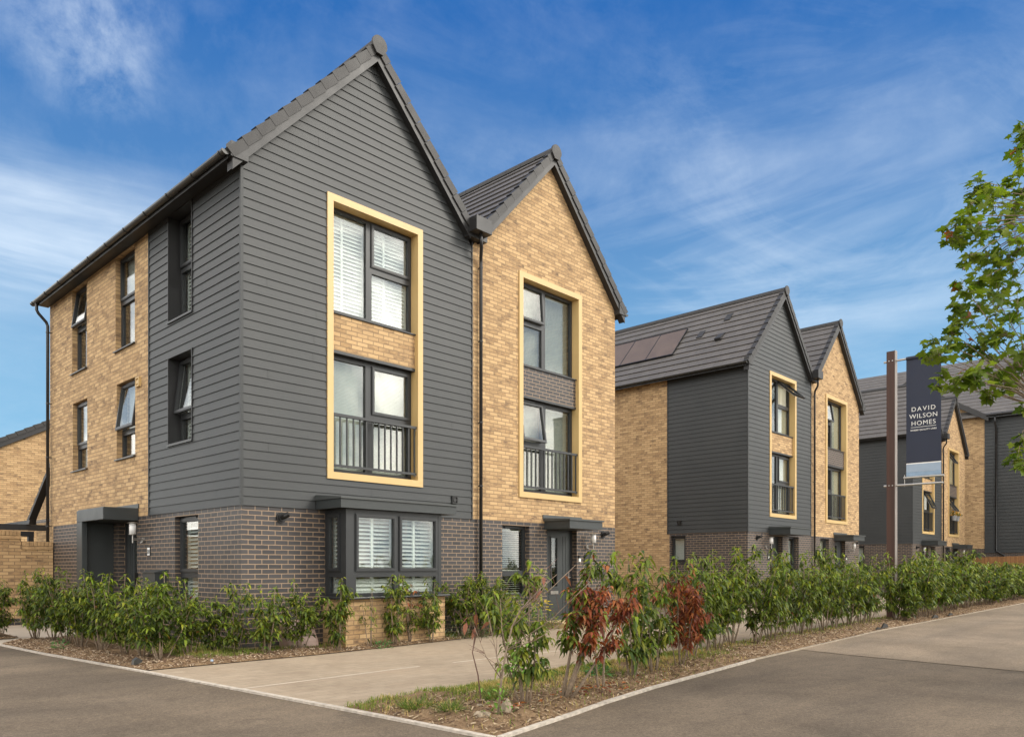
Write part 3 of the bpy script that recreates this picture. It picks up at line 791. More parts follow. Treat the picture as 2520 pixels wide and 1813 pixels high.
        window(root, off, S, [(2.19, 2.75, 1.29, 2.16, 'sash')], -0.1, [('roller', 2.24, 2.7, 1.34, 2.1)], sill=0.03)
        ventbox(root, off, S, 2.41, 2.6)
        for (y0, y1) in cfg.get('solar', []):
            sp = MB(off)
            def q(x, y, h): return (x - h * SL / LEN, y, roof_z(x, XA) + h / LEN)
            sp.hexa([q(0.62, y0, 0.035), q(1.62, y0, 0.035), q(1.62, y1, 0.035), q(0.62, y1, 0.035), q(0.62, y0, 0.075), q(1.62, y0, 0.075), q(1.62, y1, 0.075), q(0.62, y1, 0.075)])
            po = sp.build('solar_panel', M['solar'], root)
            fr = MB(off)
            for (a, b, c_, d) in ((0.6, 0.62, y0 - 0.015, y1 + 0.015), (1.62, 1.64, y0 - 0.015, y1 + 0.015), (0.62, 1.62, y0 - 0.015, y0), (0.62, 1.62, y1, y1 + 0.015)):
                fr.hexa([q(a, c_, 0.03), q(b, c_, 0.03), q(b, d, 0.03), q(a, d, 0.03), q(a, c_, 0.082), q(b, c_, 0.082), q(b, d, 0.082), q(a, d, 0.082)])
            fr.build('panel_frame', M['black'], po)
        for x, y, hgt in cfg.get('roof_vents', []):
            rv = MB(off)
            def q(x, y, h): return (x - h * SL / LEN, y, roof_z(x, XA) + h / LEN)
            rv.hexa([q(x - 0.13, y - 0.11, 0.0), q(x + 0.13, y - 0.11, 0.0), q(x + 0.13, y + 0.11, 0.0), q(x - 0.13, y + 0.11, 0.0), q(x - 0.13, y - 0.11, hgt), q(x + 0.13, y - 0.11, 0.045), q(x + 0.13, y + 0.11, 0.045), q(x - 0.13, y + 0.11, hgt)])
            rv.build('roof_vent', M['verge'], root)
    return root

def bay(root, off):
    F = W(0, -0.6, (1, 0), (0, -1)); L = W(1.46, 0, (0, 1), (-1, 0)); Rr = W(3.47, 0, (0, 1), (1, 0))
    b = MB(off); b.box(1.42, 3.51, -0.65, 0.001, -0.3, 0.785); b.build('bay_base', M['brick_buff'], root)
    s = MB(off); s.box(1.355, 3.575, -0.735, 0.001, 0.786, 0.822); so = s.build('bay_sill', M['frame'], root, bevel=0.012)
    p = MB(off)
    p.box(1.46, 1.60, -0.60, -0.47, 0.823, 2.24); p.box(3.40, 3.47, -0.60, -0.47, 0.823, 2.24); p.box(1.462, 3.468, -0.598, -0.001, 2.2, 2.238)
    p.box(1.46, 1.52, -0.05, -0.001, 0.823, 2.2); p.box(3.41, 3.47, -0.05, -0.001, 0.823, 2.2)
    bo = p.build('bay_window', M['frame'], root)
    lights = [(1.60, 2.485, 1.195, 2.2, 'sash'), (2.485, 3.40, 1.195, 2.2, 'sash'), (1.60, 2.485, 0.823, 1.195, 'fix'), (2.485, 3.40, 0.823, 1.195, 'fix')]
    window(root, off, F, lights, -0.005, [('shutter', 1.63, 2.47, 1.24, 2.15, R(24)), ('shutter', 2.5, 3.37, 1.24, 2.15, R(24)), ('shutter', 1.63, 2.47, 0.86, 1.19, R(52)), ('shutter', 2.5, 3.37, 0.86, 1.19, R(52))], name='bay_front_window')
    window(root, off, L, [(-0.47, -0.051, 1.195, 2.2, 'sash'), (-0.47, -0.051, 0.823, 1.195, 'fix')], -0.005, [('shutter', -0.45, -0.06, 1.24, 2.15, R(24)), ('shutter', -0.45, -0.06, 0.86, 1.19, R(50))], name='bay_side_window')
    window(root, off, Rr, [(-0.47, -0.051, 0.823, 2.2, 'fix')], -0.005, [], name='bay_side_window')
    c = MB(off); c.box(1.285, 3.72, -0.72, -0.001, 2.241, 2.385); co = c.build('bay_canopy', M['canopy'], root)
    t = MB(off); t.hexa([(1.265, -0.745, 2.386), (3.74, -0.745, 2.386), (3.74, -0.001, 2.386), (1.265, -0.001, 2.386), (1.265, -0.745, 2.412), (3.74, -0.745, 2.412), (3.74, -0.03, 2.475), (1.265, -0.03, 2.475)])
    t.build('canopy_flashing', M['lead'], co)
    a = MB(off); a.ring(W(0, -0.65, (1, 0), (0, -1)).p, 2.57, 2.79, 0.1, 0.165, 0.008, 0, 0.006)
    for i in range(5): a.box(2.578 + 0.04 * i, 2.59 + 0.04 * i, -0.656, -0.65, 0.108, 0.157)
    a.build('air_brick', M['brick_buff'], root)

def side_a(root, off, S):
    up = 6.5; lo = 3.93
    side_window(root, off, S, 1.66, 2.59, 5.56, 7.385, -0.19, up, 'sash', [('shutter', 1.7, 2.55, 5.6, 7.34, R(55))], True)
    side_window(root, off, S, 1.66, 2.59, 3.43, 4.92, -0.19, lo, 7, [('shutter', 1.7, 2.55, 3.47, 4.86, R(55))], True)
    side_window(root, off, S, 4.16, 5.14, 5.545, 7.38, -0.105, up, 'sash', [('roller', 4.2, 5.1, up, 7.34), ('panel', 4.2, 5.1, 5.59, up - 0.02)])
    side_window(root, off, S, 6.79, 7.72, 5.545, 7.38, -0.105, up, 8, [('venetian', 6.84, 7.67, 5.59, 7.33, 35)])
    side_window(root, off, S, 4.14, 5.08, 3.42, 4.88, -0.105, lo, 8, [('roller', 4.2, 5.04, lo, 4.84), ('panel', 4.2, 5.04, 3.46, lo - 0.02)])
    side_window(root, off, S, 6.76, 7.68, 3.41, 4.88, -0.105, lo, 'sash', [('roller', 6.8, 7.64, lo, 4.84), ('venetian', 6.8, 7.64, 3.46, lo - 0.02, 60)])
    window(root, off, S, [(1.47, 2.375, 1.18, 2.165, 'sash'), (1.47, 2.375, 0.72, 1.18, 'fix')], -0.1, [('shutter', 1.5, 2.34, 0.77, 2.11, R(35))], sill=0.03, vent=(1.7, 2.1))
    entrance_door(root, off, S, 4.05, 4.97, 0.03, 2.15, -0.13, handle='l')
    # porch: canopy with one boarded cheek
    p = MB(off); p.box(-0.62, -0.001, 3.97, 5.40, 2.165, 2.385); p.box(-0.62, -0.52, 5.10, 5.40, 0.0, 2.1645)
    po = p.build('porch_canopy', M['canopy'], root, bevel=0.008)
    c = MB(off); z = 0.0
    while z < 2.1:
        c.box(-0.519, -0.001, 5.24, 5.33, z + 0.004, min(z + 0.36, 2.163)); z += 0.362
    c.box(-0.519, -0.001, 5.25, 5.32, 0, 2.163)
    c.build('porch_cheek', M['canopy'], po)
    f = MB(off); f.box(-0.6, -0.001, 3.99, 5.38, 2.386, 2.40); f.box(-0.02, -0.001, 3.95, 5.45, 2.401, 2.48); f.build('porch_flashing', M['lead'], po)
    wall_lamp(root, off, S, 3.72, 1.80)
    nb = MB(off); nb.fbox(S.p, 3.41, 3.55, 1.5, 1.68, 0, 0.012); no = nb.build('house_number', M['black'], root)
    fr = MB(off); fr.fbox(S.p, 3.43, 3.53, 1.515, 1.655, 0.012, 0.016); fr.build('number_tile', M['white'], no)
    tn = text_mesh('number_text', '20', 0.11, M['frame'], no, Vector(off) + Vector((-0.018, 3.48, 1.545)), (0, -1, 0))
    mb = MB(off); mb.box(-0.2, -0.001, 2.72, 3.25, 0.55, 1.2); mb.hexa([(-0.22, 2.70, 1.2), (-0.001, 2.70, 1.2), (-0.001, 3.27, 1.2), (-0.22, 3.27, 1.2), (-0.22, 2.70, 1.215), (-0.001, 2.70, 1.26), (-0.001, 3.27, 1.26), (-0.22, 3.27, 1.215)])
    mb.build('meter_box', M['canopy'], root)
    ventbox(root, off, S, 3.94, 4.74, 'gold', 0.085)
    kb = MB(off); kb.fbox(S.p, 4.0, 4.03, 1.0, 1.2, 0.0, 0.06); kb.build('parcel_hook', M['black'], root)

def brick_house(off, label, cfg):
    o = Vector(off)
    root = thing('brick_house', label, 'house', tuple(o + Vector(((WA + WB) / 2, 0, 0))), 'paired gable houses along the shared drive')
    F = W(0, 0, (1, 0), (0, -1)); E_ = W(WB, 0, (0, 1), (1, 0)); B = W(0, DEP, (1, 0), (0, 1))
    fh = (6.13, 8.22, 2.78, 7.478)
    zt = lambda x: roof_z(x, XB) - 0.2
    pl = MB(off); wall(pl, F, rect(WA + 0.0005, WB, -0.3, Z1), [(5.645, 6.47, 0.68, 2.165), (7.035, 8.07, 0.02, 2.155)])
    wall(pl, E_, rect(0.25, DEP - 0.25, -0.3, Z1), [])
    pl.build('plinth_wall', M['brick_grey'], root)
    bw = MB(off); wall(bw, F, [(WA + 0.0005, Z1), (WB, Z1), (WB, zt(WB)), (XB, zt(XB)), (WA + 0.0005, zt(WA))], [fh])
    wall(bw, E_, rect(0.25, DEP - 0.25, Z1, 7.45), []); wall(bw, B, [(WA, -0.3), (WB, -0.3), (WB, zt(WB)), (XB, zt(XB)), (WA, zt(WA))], [])
    bw.build('brick_wall', M['brick_buff'], root)
    ev = MB(off); ev.box(WB, WB + 0.225, 0.0, DEP + 0.12, 7.392, 7.406); ev.box(WB + 0.226, WB + 0.243, 0.0, DEP + 0.12, 7.368, 7.47); ev.box(WB - 0.03, WB + 0.243, -0.165, -0.002, 7.362, 7.585)
    ev.build('boxed_eaves', M['fascia'], root)
    gable_roof(root, off, XB, 4.89, WB + 0.27, -0.12, DEP + 0.12)
    verge(root, off, XB, 4.87, WB + 0.27, -0.125)
    gutter(root, off, WB + 0.306, 7.432, -0.12, DEP + 0.16, sgn=1)
    tall_window(root, off, F, 6.13, 8.222, 'brick', cfg['up_k'], cfg['lo_k'], cfg['up_cov'], cfg['lo_cov'], 'brick_grey')
    window(root, off, F, [(5.645, 6.47, 1.17, 2.16, cfg.get('g_k', 'fix')), (5.645, 6.47, 0.685, 1.17, 'fix')], -0.12, cfg['g_cov'], sill=0.03, vent=(5.82, 6.25))
    front_canopy(root, off, F, 6.95, 8.09, 2.12, 2.31, 0.71, 6.89, 8.23)
    entrance_door(root, off, F, 7.04, 8.065, 0.02, 2.15, -0.14)
    st = MB(off); st.box(6.95, 8.2, -0.55, 0.14, -0.1, 0.12); st.build('doorstep', M['step'], root, bevel=0.01)
    wall_lamp(root, off, F, 8.43, 1.76); flue(root, off, F, 9.05, 2.07)
    db = MB(off); db.fbox(F.p, 8.13, 8.19, 1.42, 1.56, 0, 0.025); do = db.build('doorbell', M['white'], root); d2 = MB(off); d2.fbox(F.p, 8.128, 8.192, 1.5, 1.565, 0.0, 0.03); d2.build('doorbell_camera', M['black'], do)
    if cfg.get('number'):
        nb = MB(off); nb.fbox(F.p, 8.33, 8.56, 1.39, 1.58, 0, 0.02); no = nb.build('house_number', M['fascia'], root)
        text_mesh('number_text', cfg['number'], 0.09, M['gutter'], no, o + Vector((8.5, -0.022, 1.48)), (1, 0, 0))
    return root

B_COV_UP = [('venetian', 6.29, 7.07, 5.66, 7.3, 50), ('venetian', 7.16, 8.06, 5.66, 7.3, 50)]
B_COV_LO = [('venetian', 6.3, 7.06, 2.98, 4.8, 50), ('venetian', 7.2, 8.04, 2.98, 4.8, 50)]
cfgA = dict(seed=1, split=3.455, full_plinth=True, bay=True,
    front_holes=[(1.6, 3.38, 0.9, 2.15)], front_clad_holes=[(1.266, 3.739, 2.0, 2.46)],
    side_low=[(1.47, 2.375, 0.72, 2.165), (4.05, 4.97, 0.02, 2.155)],
    side_clad=[(1.66, 2.59, 5.56, 7.385), (1.66, 2.59, 3.43, 4.92)],
    side_brick=[(4.16, 5.14, 5.545, 7.38), (6.79, 7.72, 5.545, 7.38), (4.14, 5.08, 3.42, 4.88), (6.76, 7.68, 3.41, 4.88)],
    up_k='sash', lo_k='sash',
    up_cov=[('shutter', 1.63, 2.43, 5.64, 7.32, R(62), 0.045, 1.97), ('shutter', 2.49, 3.37, 5.64, 7.32, R(62), 0.045, 2.86)],
    lo_cov=[('venetian', 1.64, 2.44, 2.96, 4.82, 62), ('venetian', 2.5, 3.36, 2.96, 4.82, 62)])
clad_house((0, 0, 0), 'nearest dark grey weatherboarded house with the ground floor bay window and side porch', cfgA)
brick_house((0, 0, 0), 'buff brick gabled house joined to the nearest weatherboarded one, right of the long black downpipe',
    dict(up_k=4, lo_k=9, up_cov=B_COV_UP, lo_cov=B_COV_LO, g_cov=[('venetian', 5.7, 6.41, 1.22, 2.08, 14, 0.045), ('venetian', 5.7, 6.41, 0.74, 1.14, 14, 0.045)], number='21'))
def cfg_far(seed, **k):
    d = dict(seed=seed, split=2.86, full_plinth=False, bay=False, front_holes=[(1.56, 2.49, 0.02, 2.155), (2.96, 3.78, 0.7, 2.165)], side_low=[(2.19, 2.75, 1.29, 2.165)], side_clad=[], side_brick=[], lo_cov=[], up_cov=[])
    d.update(k); return d
clad_house((16.685, 0.14, 0.165), 'middle weatherboarded house with solar panels on its roof, behind the half dead shrub',
    cfg_far(2, up_k=48, lo_k='sash', number='24', up_cov=[('curtain', 1.66, 2.0, 5.66, 7.3), ('curtain', 2.75, 3.36, 5.66, 7.3)], lo_cov=[('curtain', 2.75, 3.36, 2.96, 4.8), ('curtain', 1.66, 1.95, 2.96, 4.8)],
            solar=[(3.05, 4.12), (4.15, 5.22), (5.25, 6.32)], roof_vents=[(0.95, 1.45, 0.12), (1.25, 2.32, 0.06), (1.75, 1.55, 0.06)]))
brick_house((16.685, 0.14, 0.165), 'middle buff brick house, immediately left of the tall banner post',
    dict(up_k=9, lo_k='sash', up_cov=[('curtain', 7.3, 8.05, 5.66, 7.3)], lo_cov=[('curtain', 7.25, 8.03, 2.96, 4.8), ('curtain', 6.3, 6.6, 2.96, 4.8)], g_cov=[('curtain', 5.72, 6.4, 0.74, 2.1)]))
clad_house((34.015, 0.4, 0.17), 'far weatherboarded house mostly hidden behind the navy banner and brown post',
    cfg_far(3, up_k='sash', lo_k=26, up_cov=[('curtain', 1.66, 2.3, 5.66, 7.3)], lo_cov=[('roller', 2.5, 3.36, 3.9, 4.8)]))
brick_house((34.015, 0.4, 0.17), 'far buff brick house with flower pots on its balcony rail, right of the banner',
    dict(up_k=34, lo_k=34, g_k=40, up_cov=[('curtain', 7.2, 8.05, 5.66, 7.3)], lo_cov=[], g_cov=[]))

# ------------------------------------------------------------------ buildings behind
def rear_house():
    root = thing('brick_house', 'plain buff brick gable end with shallow dark roof behind the garden wall', 'house', (5.5, 21.7, 0))
    w = W(0, 21.7, (1, 0), (0, -1)); xc, sl, zr = 6.3, 0.556, 8.42
    zt = lambda x: zr - sl * abs(x - xc) - 0.13
    xl, xr = 0.3, 12.3
    b = MB(); wall(b, w, [(xl, -0.2), (xr, -0.2), (xr, zt(xr)), (xc, zt(xc)), (xl, zt(xl))])
    wall(b, W(xl, 0, (0, 1), (-1, 0)), rect(21.95, 29.75, -0.2, zt(xl))); wall(b, W(xr, 0, (0, 1), (1, 0)), rect(21.95, 29.75, -0.2, zt(xr))); wall(b, W(0, 30, (1, 0), (0, 1)), [(xl, -0.2), (xr, -0.2), (xr, zt(xr)), (xc, zt(xc)), (xl, zt(xl))])
    b.build('brick_wall', M['brick_buff'], root)
    gable_roof(root, (0, 0, 0), xc, xl - 0.3, xr + 0.3, 21.62, 30.1, sl=sl, zr=zr)
    verge(root, (0, 0, 0), xc, xl - 0.3, xr + 0.3, 21.6, sl=sl, zr=zr)
    v = MB(); v.fbox(w.p, 2.45, 2.62, 6.02, 6.06, 0, 0.01); v.build('wall_vent', M['black'], root)
rear_house()

def outbuilding():
    root = thing('brick_outbuilding', 'small brick outbuilding with steep sloping verge tucked behind the far left corner', 'outbuilding', (0.3, 10.5, 0))
    w = W(0.3, 0, (0, 1), (-1, 0))
    b = MB(); wall(b, w, [(9.4, -0.2), (11.5, -0.2), (11.5, 2.42), (9.4, 2.42)]); wall(b, w, [(9.4, 2.5), (11.5, 2.5), (11.5, 2.52), (9.4, 3.98)])
    wall(b, W(0, 11.5, (1, 0), (0, 1)), rect(0.551, 4, -0.2, 2.5)); b.build('brick_wall', M['brick_buff'], root)
    d = MB(); wall(d, w, rect(9.4, 11.5, 2.42, 2.5), n=0.004); d.build('dark_band_course', M['brick_grey'], root)
    r = MB()
    for k in range(8):
        y0, y1 = 12.0 - k * 0.34, 12.0 - (k + 1) * 0.34
        zz = lambda y: 2.43 + (12.0 - y) * 0.685
        r.hexa([(0.21, y0, zz(y0) - 0.02), (4, y0, zz(y0) - 0.02), (4, y1, zz(y1) - 0.02), (0.21, y1, zz(y1) - 0.02), (0.21, y0, zz(y0) + 0.11), (4, y0, zz(y0) + 0.11), (4, y1, zz(y1) + 0.08), (0.21, y1, zz(y1) + 0.08)])
    r.build('roof', M['verge'], root)
outbuilding()

def garden_wall():
    root = thing('garden_wall', 'low buff brick garden wall with upright brick coping left of the black downpipe', 'wall', (-2.5, 9.1, 0))
    w = W(0, 9.0, (1, 0), (0, -1))
    b = MB(); wall(b, w, rect(-0.66, -0.02, 0.15, 1.70)); wall(b, w, rect(-6.0, -0.66, 0.15, 1.93)); b.build('brick_wall', M['brick_buff'], root)
    p = MB(); wall(p, w, rect(-6.0, -0.02, -0.2, 0.15), n=0.005); p.build('plinth_course', M['brick_grey'], root)
    c = MB(); rr = random.Random(3)
    def cope(a, e, z):
        c.box(a, e, 8.97, 9.27, z + 0.0, z + 0.07)
        x = a
        while x < e - 0.02:
            c.box(x + 0.004, min(x + 0.071, e), 8.965 + rr.uniform(0, 0.004), 9.27, z + 0.078, z + 0.178); x += 0.075
    cope(-0.65, -0.03, 1.702); cope(-6.0, -0.663, 1.932)
    c.build('brick_coping', M['coping'], root)
garden_wall()

def pergola():
    root = thing('pergola', 'dark stained timber pergola frame rising behind the garden wall', 'pergola', (-1.5, 11.5, 0))
    for a in ((-6, 0.42, 10.45, 10.53, 2.19, 2.335), (-6, 0.64, 13.0, 13.1, 2.13, 2.27)):
        b = MB(); b.box(*a); b.build('beam', M['darkwood'], root, bevel=0.006)
    for x in (-0.2, -1.6, -3.0, -4.4):
        b = MB(); b.hexa([(x, 10.2, 2.336), (x + 0.06, 10.2, 2.336), (x + 0.06, 14.2, 2.336), (x, 14.2, 2.336), (x, 10.12, 2.43), (x + 0.06, 10.12, 2.43), (x + 0.06, 14.3, 2.43), (x, 14.3, 2.43)]); b.build('rafter', M['darkwood'], root)
    for x, y in ((0.5, 13.0), (-5.8, 13.0), (-5.8, 10.45)):
        b = MB(); b.box(x, x + 0.13, y - 0.01, y + 0.12, 0, 2.13); b.build('post', M['darkwood'], root)
pergola()

def far_block():
    root = thing('apartment_block', 'large far block of brick and dark weatherboarding beneath the plane tree branches', 'apartment block', (52, 4, 0))
    X = 47.6; w = W(X, 0, (0, 1), (-1, 0)); zb = 2.4; ze = 10.35
    ysp = 0.28
    b = MB(); wall(b, w, [(ysp, zb), (9.0, zb), (9.0, ze + 0.5), (4.4, ze + 2.55), (ysp, ze)]); wall(b, W(X, 9.0, (1, 0), (0, 1)), rect(0.25, 12, 0, ze)); b.build('brick_wall', M['brick_buff'], root)
    p = MB(); wall(p, w, rect(-12, 9.0, -0.3, zb)); p.build('plinth_wall', M['brick_grey'], root)
    k = MB(); wall(k, w, rect(-12, ysp, zb, ze), n=-0.002); wall(k, W(X, -12, (1, 0), (0, -1)), rect(0.25, 12, 0, ze)); k.build('backing_wall', M['fascia'], root)
    c = MB(); cladding(c, w, rect(-12, ysp - 0.01, zb - 0.25, ze), [], zb - 0.25, random.Random(5), pitch=0.2, lap=0.022, n0=0.03); c.build('weatherboard_cladding', M['clad'], root)
    r = MB(); n = 18; sl = 0.75
    for i in range(n):
        a, e = X - 0.4 + i * 0.36, X - 0.4 + (i + 1) * 0.36
        za, zc = ze + 0.05 + i * 0.36 * sl, ze + 0.05 + (i + 1) * 0.36 * sl
        r.hexa([(a, -12.3, za - 0.1), (e, -12.3, zc - 0.1), (e, 16, zc - 0.1), (a, 16, za - 0.1), (a, -12.3, za + 0.05), (e, -12.3, zc + 0.012), (e, 16, zc + 0.012), (a, 16, za + 0.05)])
    r.build('roof', M['roof'], root)
    g = MB()
    for yA, yB in ((ysp - 0.3, 4.4), (4.4, 9.2)):
        for i in range(9):
            t0, t1 = i / 9, (i + 1) / 9
            f = lambda t: yA + (yB - yA) * t
            zz = (lambda t: ze - 0.12 + 2.75 * t) if yA < 4 else (lambda t: ze - 0.12 + 2.75 * (1 - t * 0.75))
            g.hexa([(X - 0.5, f(t0), zz(t0) - 0.25), (X + 3.5, f(t0), zz(t0) - 0.25), (X + 3.5, f(t1), zz(t1) - 0.25), (X - 0.5, f(t1), zz(t1) - 0.25), (X - 0.5, f(t0), zz(t0) + 0.12), (X + 3.5, f(t0), zz(t0) + 0.12), (X + 3.5, f(t1), zz(t1) + 0.07), (X - 0.5, f(t1), zz(t1) + 0.07)])
    g.build('gable_verge', M['verge'], root)
    gu = MB(); gu.tube([(X - 0.5, -12.3, ze + 0.0), (X - 0.5, ysp - 0.2, ze + 0.0)], 0.09, 10); gu.box(X - 0.42, X - 0.0, -12.2, ysp - 0.25, ze - 0.16, ze - 0.1); gu.build('gutter', M['pipe'], root)
    downpipe(root, (0, 0, 0), [(X - 0.45, -0.35, ze - 0.05), (X - 0.45, -0.35, ze - 0.5), (X - 0.12, -0.35, ze - 0.8), (X - 0.12, -0.35, 2.25), (X - 0.1, -0.75, 2.0), (X - 0.1, -0.75, 0)], [((X - 0.12, -0.35, z), (0.12, 0)) for z in (8.5, 6.5, 4.5, 3)], r=0.06)
far_block()

def fence():
    root = thing('board_fence', 'orange brown vertical board fence at the far end of the drive', 'fence', (46.2, -3, 0))
    rr = random.Random(9)
    b = MB(); y = 0.6; i = 0
    while y > -9:
        h = 1.86 + 0.028 * (0.6 - y)
        b.box(46.2 + (0.0 if i % 2 else 0.014), 46.222 + (0.0 if i % 2 else 0.014), y - 0.148, y - 0.002, 0, h + rr.uniform(-0.012, 0.012)); y -= 0.13; i += 1
    b.build('boards', M['fence'], root)
    r = MB()
    for z in (0.4, 1.2): r.box(46.238, 46.28, -9, 0.6, z, z + 0.08)
    r.build('rails', M['fence'], root)
fence()

# ------------------------------------------------------------------ banner
def banner():
    root = thing('banner_post', 'tall brown square banner post with steel edge standing in the hedge', 'banner post', (14.6, -4.7, 0))
    p = MB(); p.box(14.5, 14.64, -4.79, -4.60, 0, 6.6); p.build('post', M['postwood'], root, bevel=0.004)
    s = MB(); s.box(14.641, 14.66, -4.80, -4.59, 0, 6.61); s.box(14.5, 14.66, -4.803, -4.791, 0, 6.61); s.build('steel_edge', M['steeledge'], root)
    for z in (6.36, 3.30):
        a = MB(); a.tube([(14.57, -4.52, z), (14.57, -5.84, z)], 0.026, 12); a.build('banner_arm', M['steel'], root, smooth=False)
    b = MB()
    for z in (6.36, 3.30):
        for y in (-4.66, -4.74): b.tube([(14.5, y, z), (14.492, y, z)], 0.016, 8)
    b.build('bolts', M['steel'], root)
    bn = thing('banner', 'navy hanging banner with white lettering and pale blue foot, hung from the brown post', 'banner', (14.57, -5.4, 3.4))
    y0, y1 = -5.035, -5.80
    def strip(name, z0, z1, mat, n=16, dx=0.0):
        mb = MB()
        for i in range(n):
            a, c = y0 + (y1 - y0) * i / n, y0 + (y1 - y0) * (i + 1) / n
            wv = lambda y: 0.006 * math.sin((y - y0) * 9) 
            mb.hexa([(14.566 + wv(a) + dx, a, z0), (14.572 + wv(a) + dx, a, z0), (14.572 + wv(c) + dx, c, z0), (14.566 + wv(c) + dx, c, z0), (14.566 + wv(a) + dx, a, z1), (14.572 + wv(a) + dx, a, z1), (14.572 + wv(c) + dx, c, z1), (14.566 + wv(c) + dx, c, z1)])
        return mb.build(name, M[mat], bn)
    strip('cloth', 3.815, 6.32, 'banner')
    strip('pale_foot', 3.60, 3.787, 'bannerlight'); strip('pale_hem', 3.50, 3.598, 'bannerlight2')
    strip('white_line', 3.789, 3.813, 'white')
    sl = MB(); sl.tube([(14.57, y0, 6.36), (14.57, y1, 6.36)], 0.045, 12); sl.build('top_sleeve', M['banner'], bn)
    rod = MB(); rod.tube([(14.57, y0 + 0.06, 3.47), (14.57, y1 - 0.06, 3.47)], 0.028, 10); rod.tube([(14.57, y0 + 0.04, 3.54), (14.57, y0 + 0.04, 3.26)], 0.006, 6); rod.build('bottom_rod', M['steel'], bn)
    yc = (y0 + y1) / 2; X = 14.553
    for txt, z, size, sp, bo in (('DAVID', 5.055, 0.150, 1.28, 0.0), ('WILSON', 4.885, 0.150, 1.13, 0.0), ('HOMES', 4.715, 0.150, 1.16, 0.0), ('WHERE QUALITY LIVES', 4.582, 0.050, 1.12, 0.0012)):
        text_mesh('lettering', txt, size, M['lettering'], bn, (X, yc, z), (0, -1, 0), space=sp, bold=bo)
    u = MB(); u.box(X - 0.001, X + 0.002, yc - 0.275, yc + 0.275, 4.664, 4.674); u.build('lettering_rule', M['lettering'], bn)
M['bannerlight2'] = plain('blue_hem_cloth', (0.24, 0.34, 0.46), 0.75)
M['lettering'] = plain('white_print', (0.70, 0.70, 0.68), 0.6, var=0.02)
banner()

def pots():
    o = Vector((34.015, 0.4, 0.17))
    for i, s in enumerate((6.75, 7.35)):
        lab = ('left grey balcony pot of orange and white flowers at the far brick house', 'right grey balcony pot of orange flowers at the far brick house')[i]
        r = thing('flower_pot', lab, 'flower pot', tuple(o + Vector((s, -0.1, 3.6))), 'flower pots on the balcony rail')
        p = MB(); p.lathe([(0.10, 0), (0.16, 0.26), (0.17, 0.27)], tuple(o + Vector((s, -0.12, 3.62))), 14); p.build('pot', M['pot'], r)
        f = MB(); f.c = []; rr = random.Random(i)
        for k in range(160):
            q = o + Vector((s + rr.gauss(0, 0.14), -0.12 + rr.gauss(0, 0.1), 3.92 + abs(rr.gauss(0, 0.09)) - 0.03))
            a = rr.random(); c = (0.7, 0.28, 0.01) if a < 0.35 else ((0.8, 0.75, 0.65) if a < 0.45 and i == 0 else (0.05, 0.1, 0.02))
            d = 0.035; v1 = Vector((rr.gauss(0, 1), rr.gauss(0, 1), rr.gauss(0, 1))).normalized(); v2 = v1.orthogonal().normalized()
            f.add([q - v1 * d, q + v2 * d, q + v1 * d, q - v2 * d], [(0, 1, 2, 3)]); f.c += [c] * 4
        f.build('flowers', M['petal'], r, uv=False, fix=False)
pots()
# ------------------------------------------------------------------ ground
def sheet(name, poly, z, mat, kind='structure', th=0.0):
    me = bpy.data.meshes.new(name); bm = bmesh.new()
    vs = [bm.verts.new((p[0], p[1], z)) for p in poly]; bm.faces.new(vs); bmesh.ops.triangulate(bm, faces=bm.faces); bmesh.ops.recalc_face_normals(bm, faces=bm.faces)
    for f in bm.faces:
        if f.normal.z < 0: f.normal_flip()
    bm.to_mesh(me); bm.free(); box_uv(me, Vector((0, 0, 0))); me.materials.append(mat)
    o = bpy.data.objects.new(name, me); col.objects.link(o); o['kind'] = kind
    return o
KL = [(-3.0, 12.0), (-2.6, 9.0), (-2.136, 4.29), (-2.023, 2.054), (-1.758, -0.975), (-1.618, -3.18), (-1.50, -4.93), (-1.46, -5.59), (-1.40, -6.80)]
KR = [(-1.40, -6.80), (-0.283, -6.603), (0.38, -6.465), (1.491, -6.289), (4.591, -5.94), (6.419, -5.838), (10.85, -5.555), (27.3, -5.25), (60, -5.0)]
BE = [(-1.758, -0.975), (0.7, -1.02), (2.6, -0.86), (5.0, -0.56), (6.9, -0.42)]                     # bed / drive edge
SE = [(-1.50, -4.90), (-0.27, -4.88), (0.94, -4.82), (1.85, -4.78), (4.5, -4.75), (8.05, -4.6), (11.0, -4.5), (15.8, -4.2), (21.5, -3.96), (60, -3.6)]   # drive / strip edge
M['earth'] = plain('earth', (0.16, 0.13, 0.08), 0.95, var=0.3, nscale=0.3)
g = sheet('ground', [(-900, -900), (900, -900), (900, 900), (-900, 900)], -0.06, M['earth'])
sheet('asphalt_footpath', [(-60, -60), (80, -60), (80, 60), (-60, 60)], -0.012, M['asphalt'])
sheet('road', [(6.42, -5.86)] + [(p[0], p[1] - 0.03) for p in KR[6:]] + [(60, -40), (3.5, -40), (5.84, -8.965), (6.18, -6.735)], -0.006, M['asphalt2'])
sheet('shared_drive', BE + [(8.3, -0.36), (8.3, 0.1), (60, 0.4)] + SE[::-1] + [(-1.53, -4.4), (-1.618, -3.18)], 0.0, M['paver'])
sheet('door_path', [(-2.16, 4.22), (-1.55, 5.02), (0.03, 4.7), (0.03, 9.0), (-2.6, 9.0)], -0.004, M['slab'])

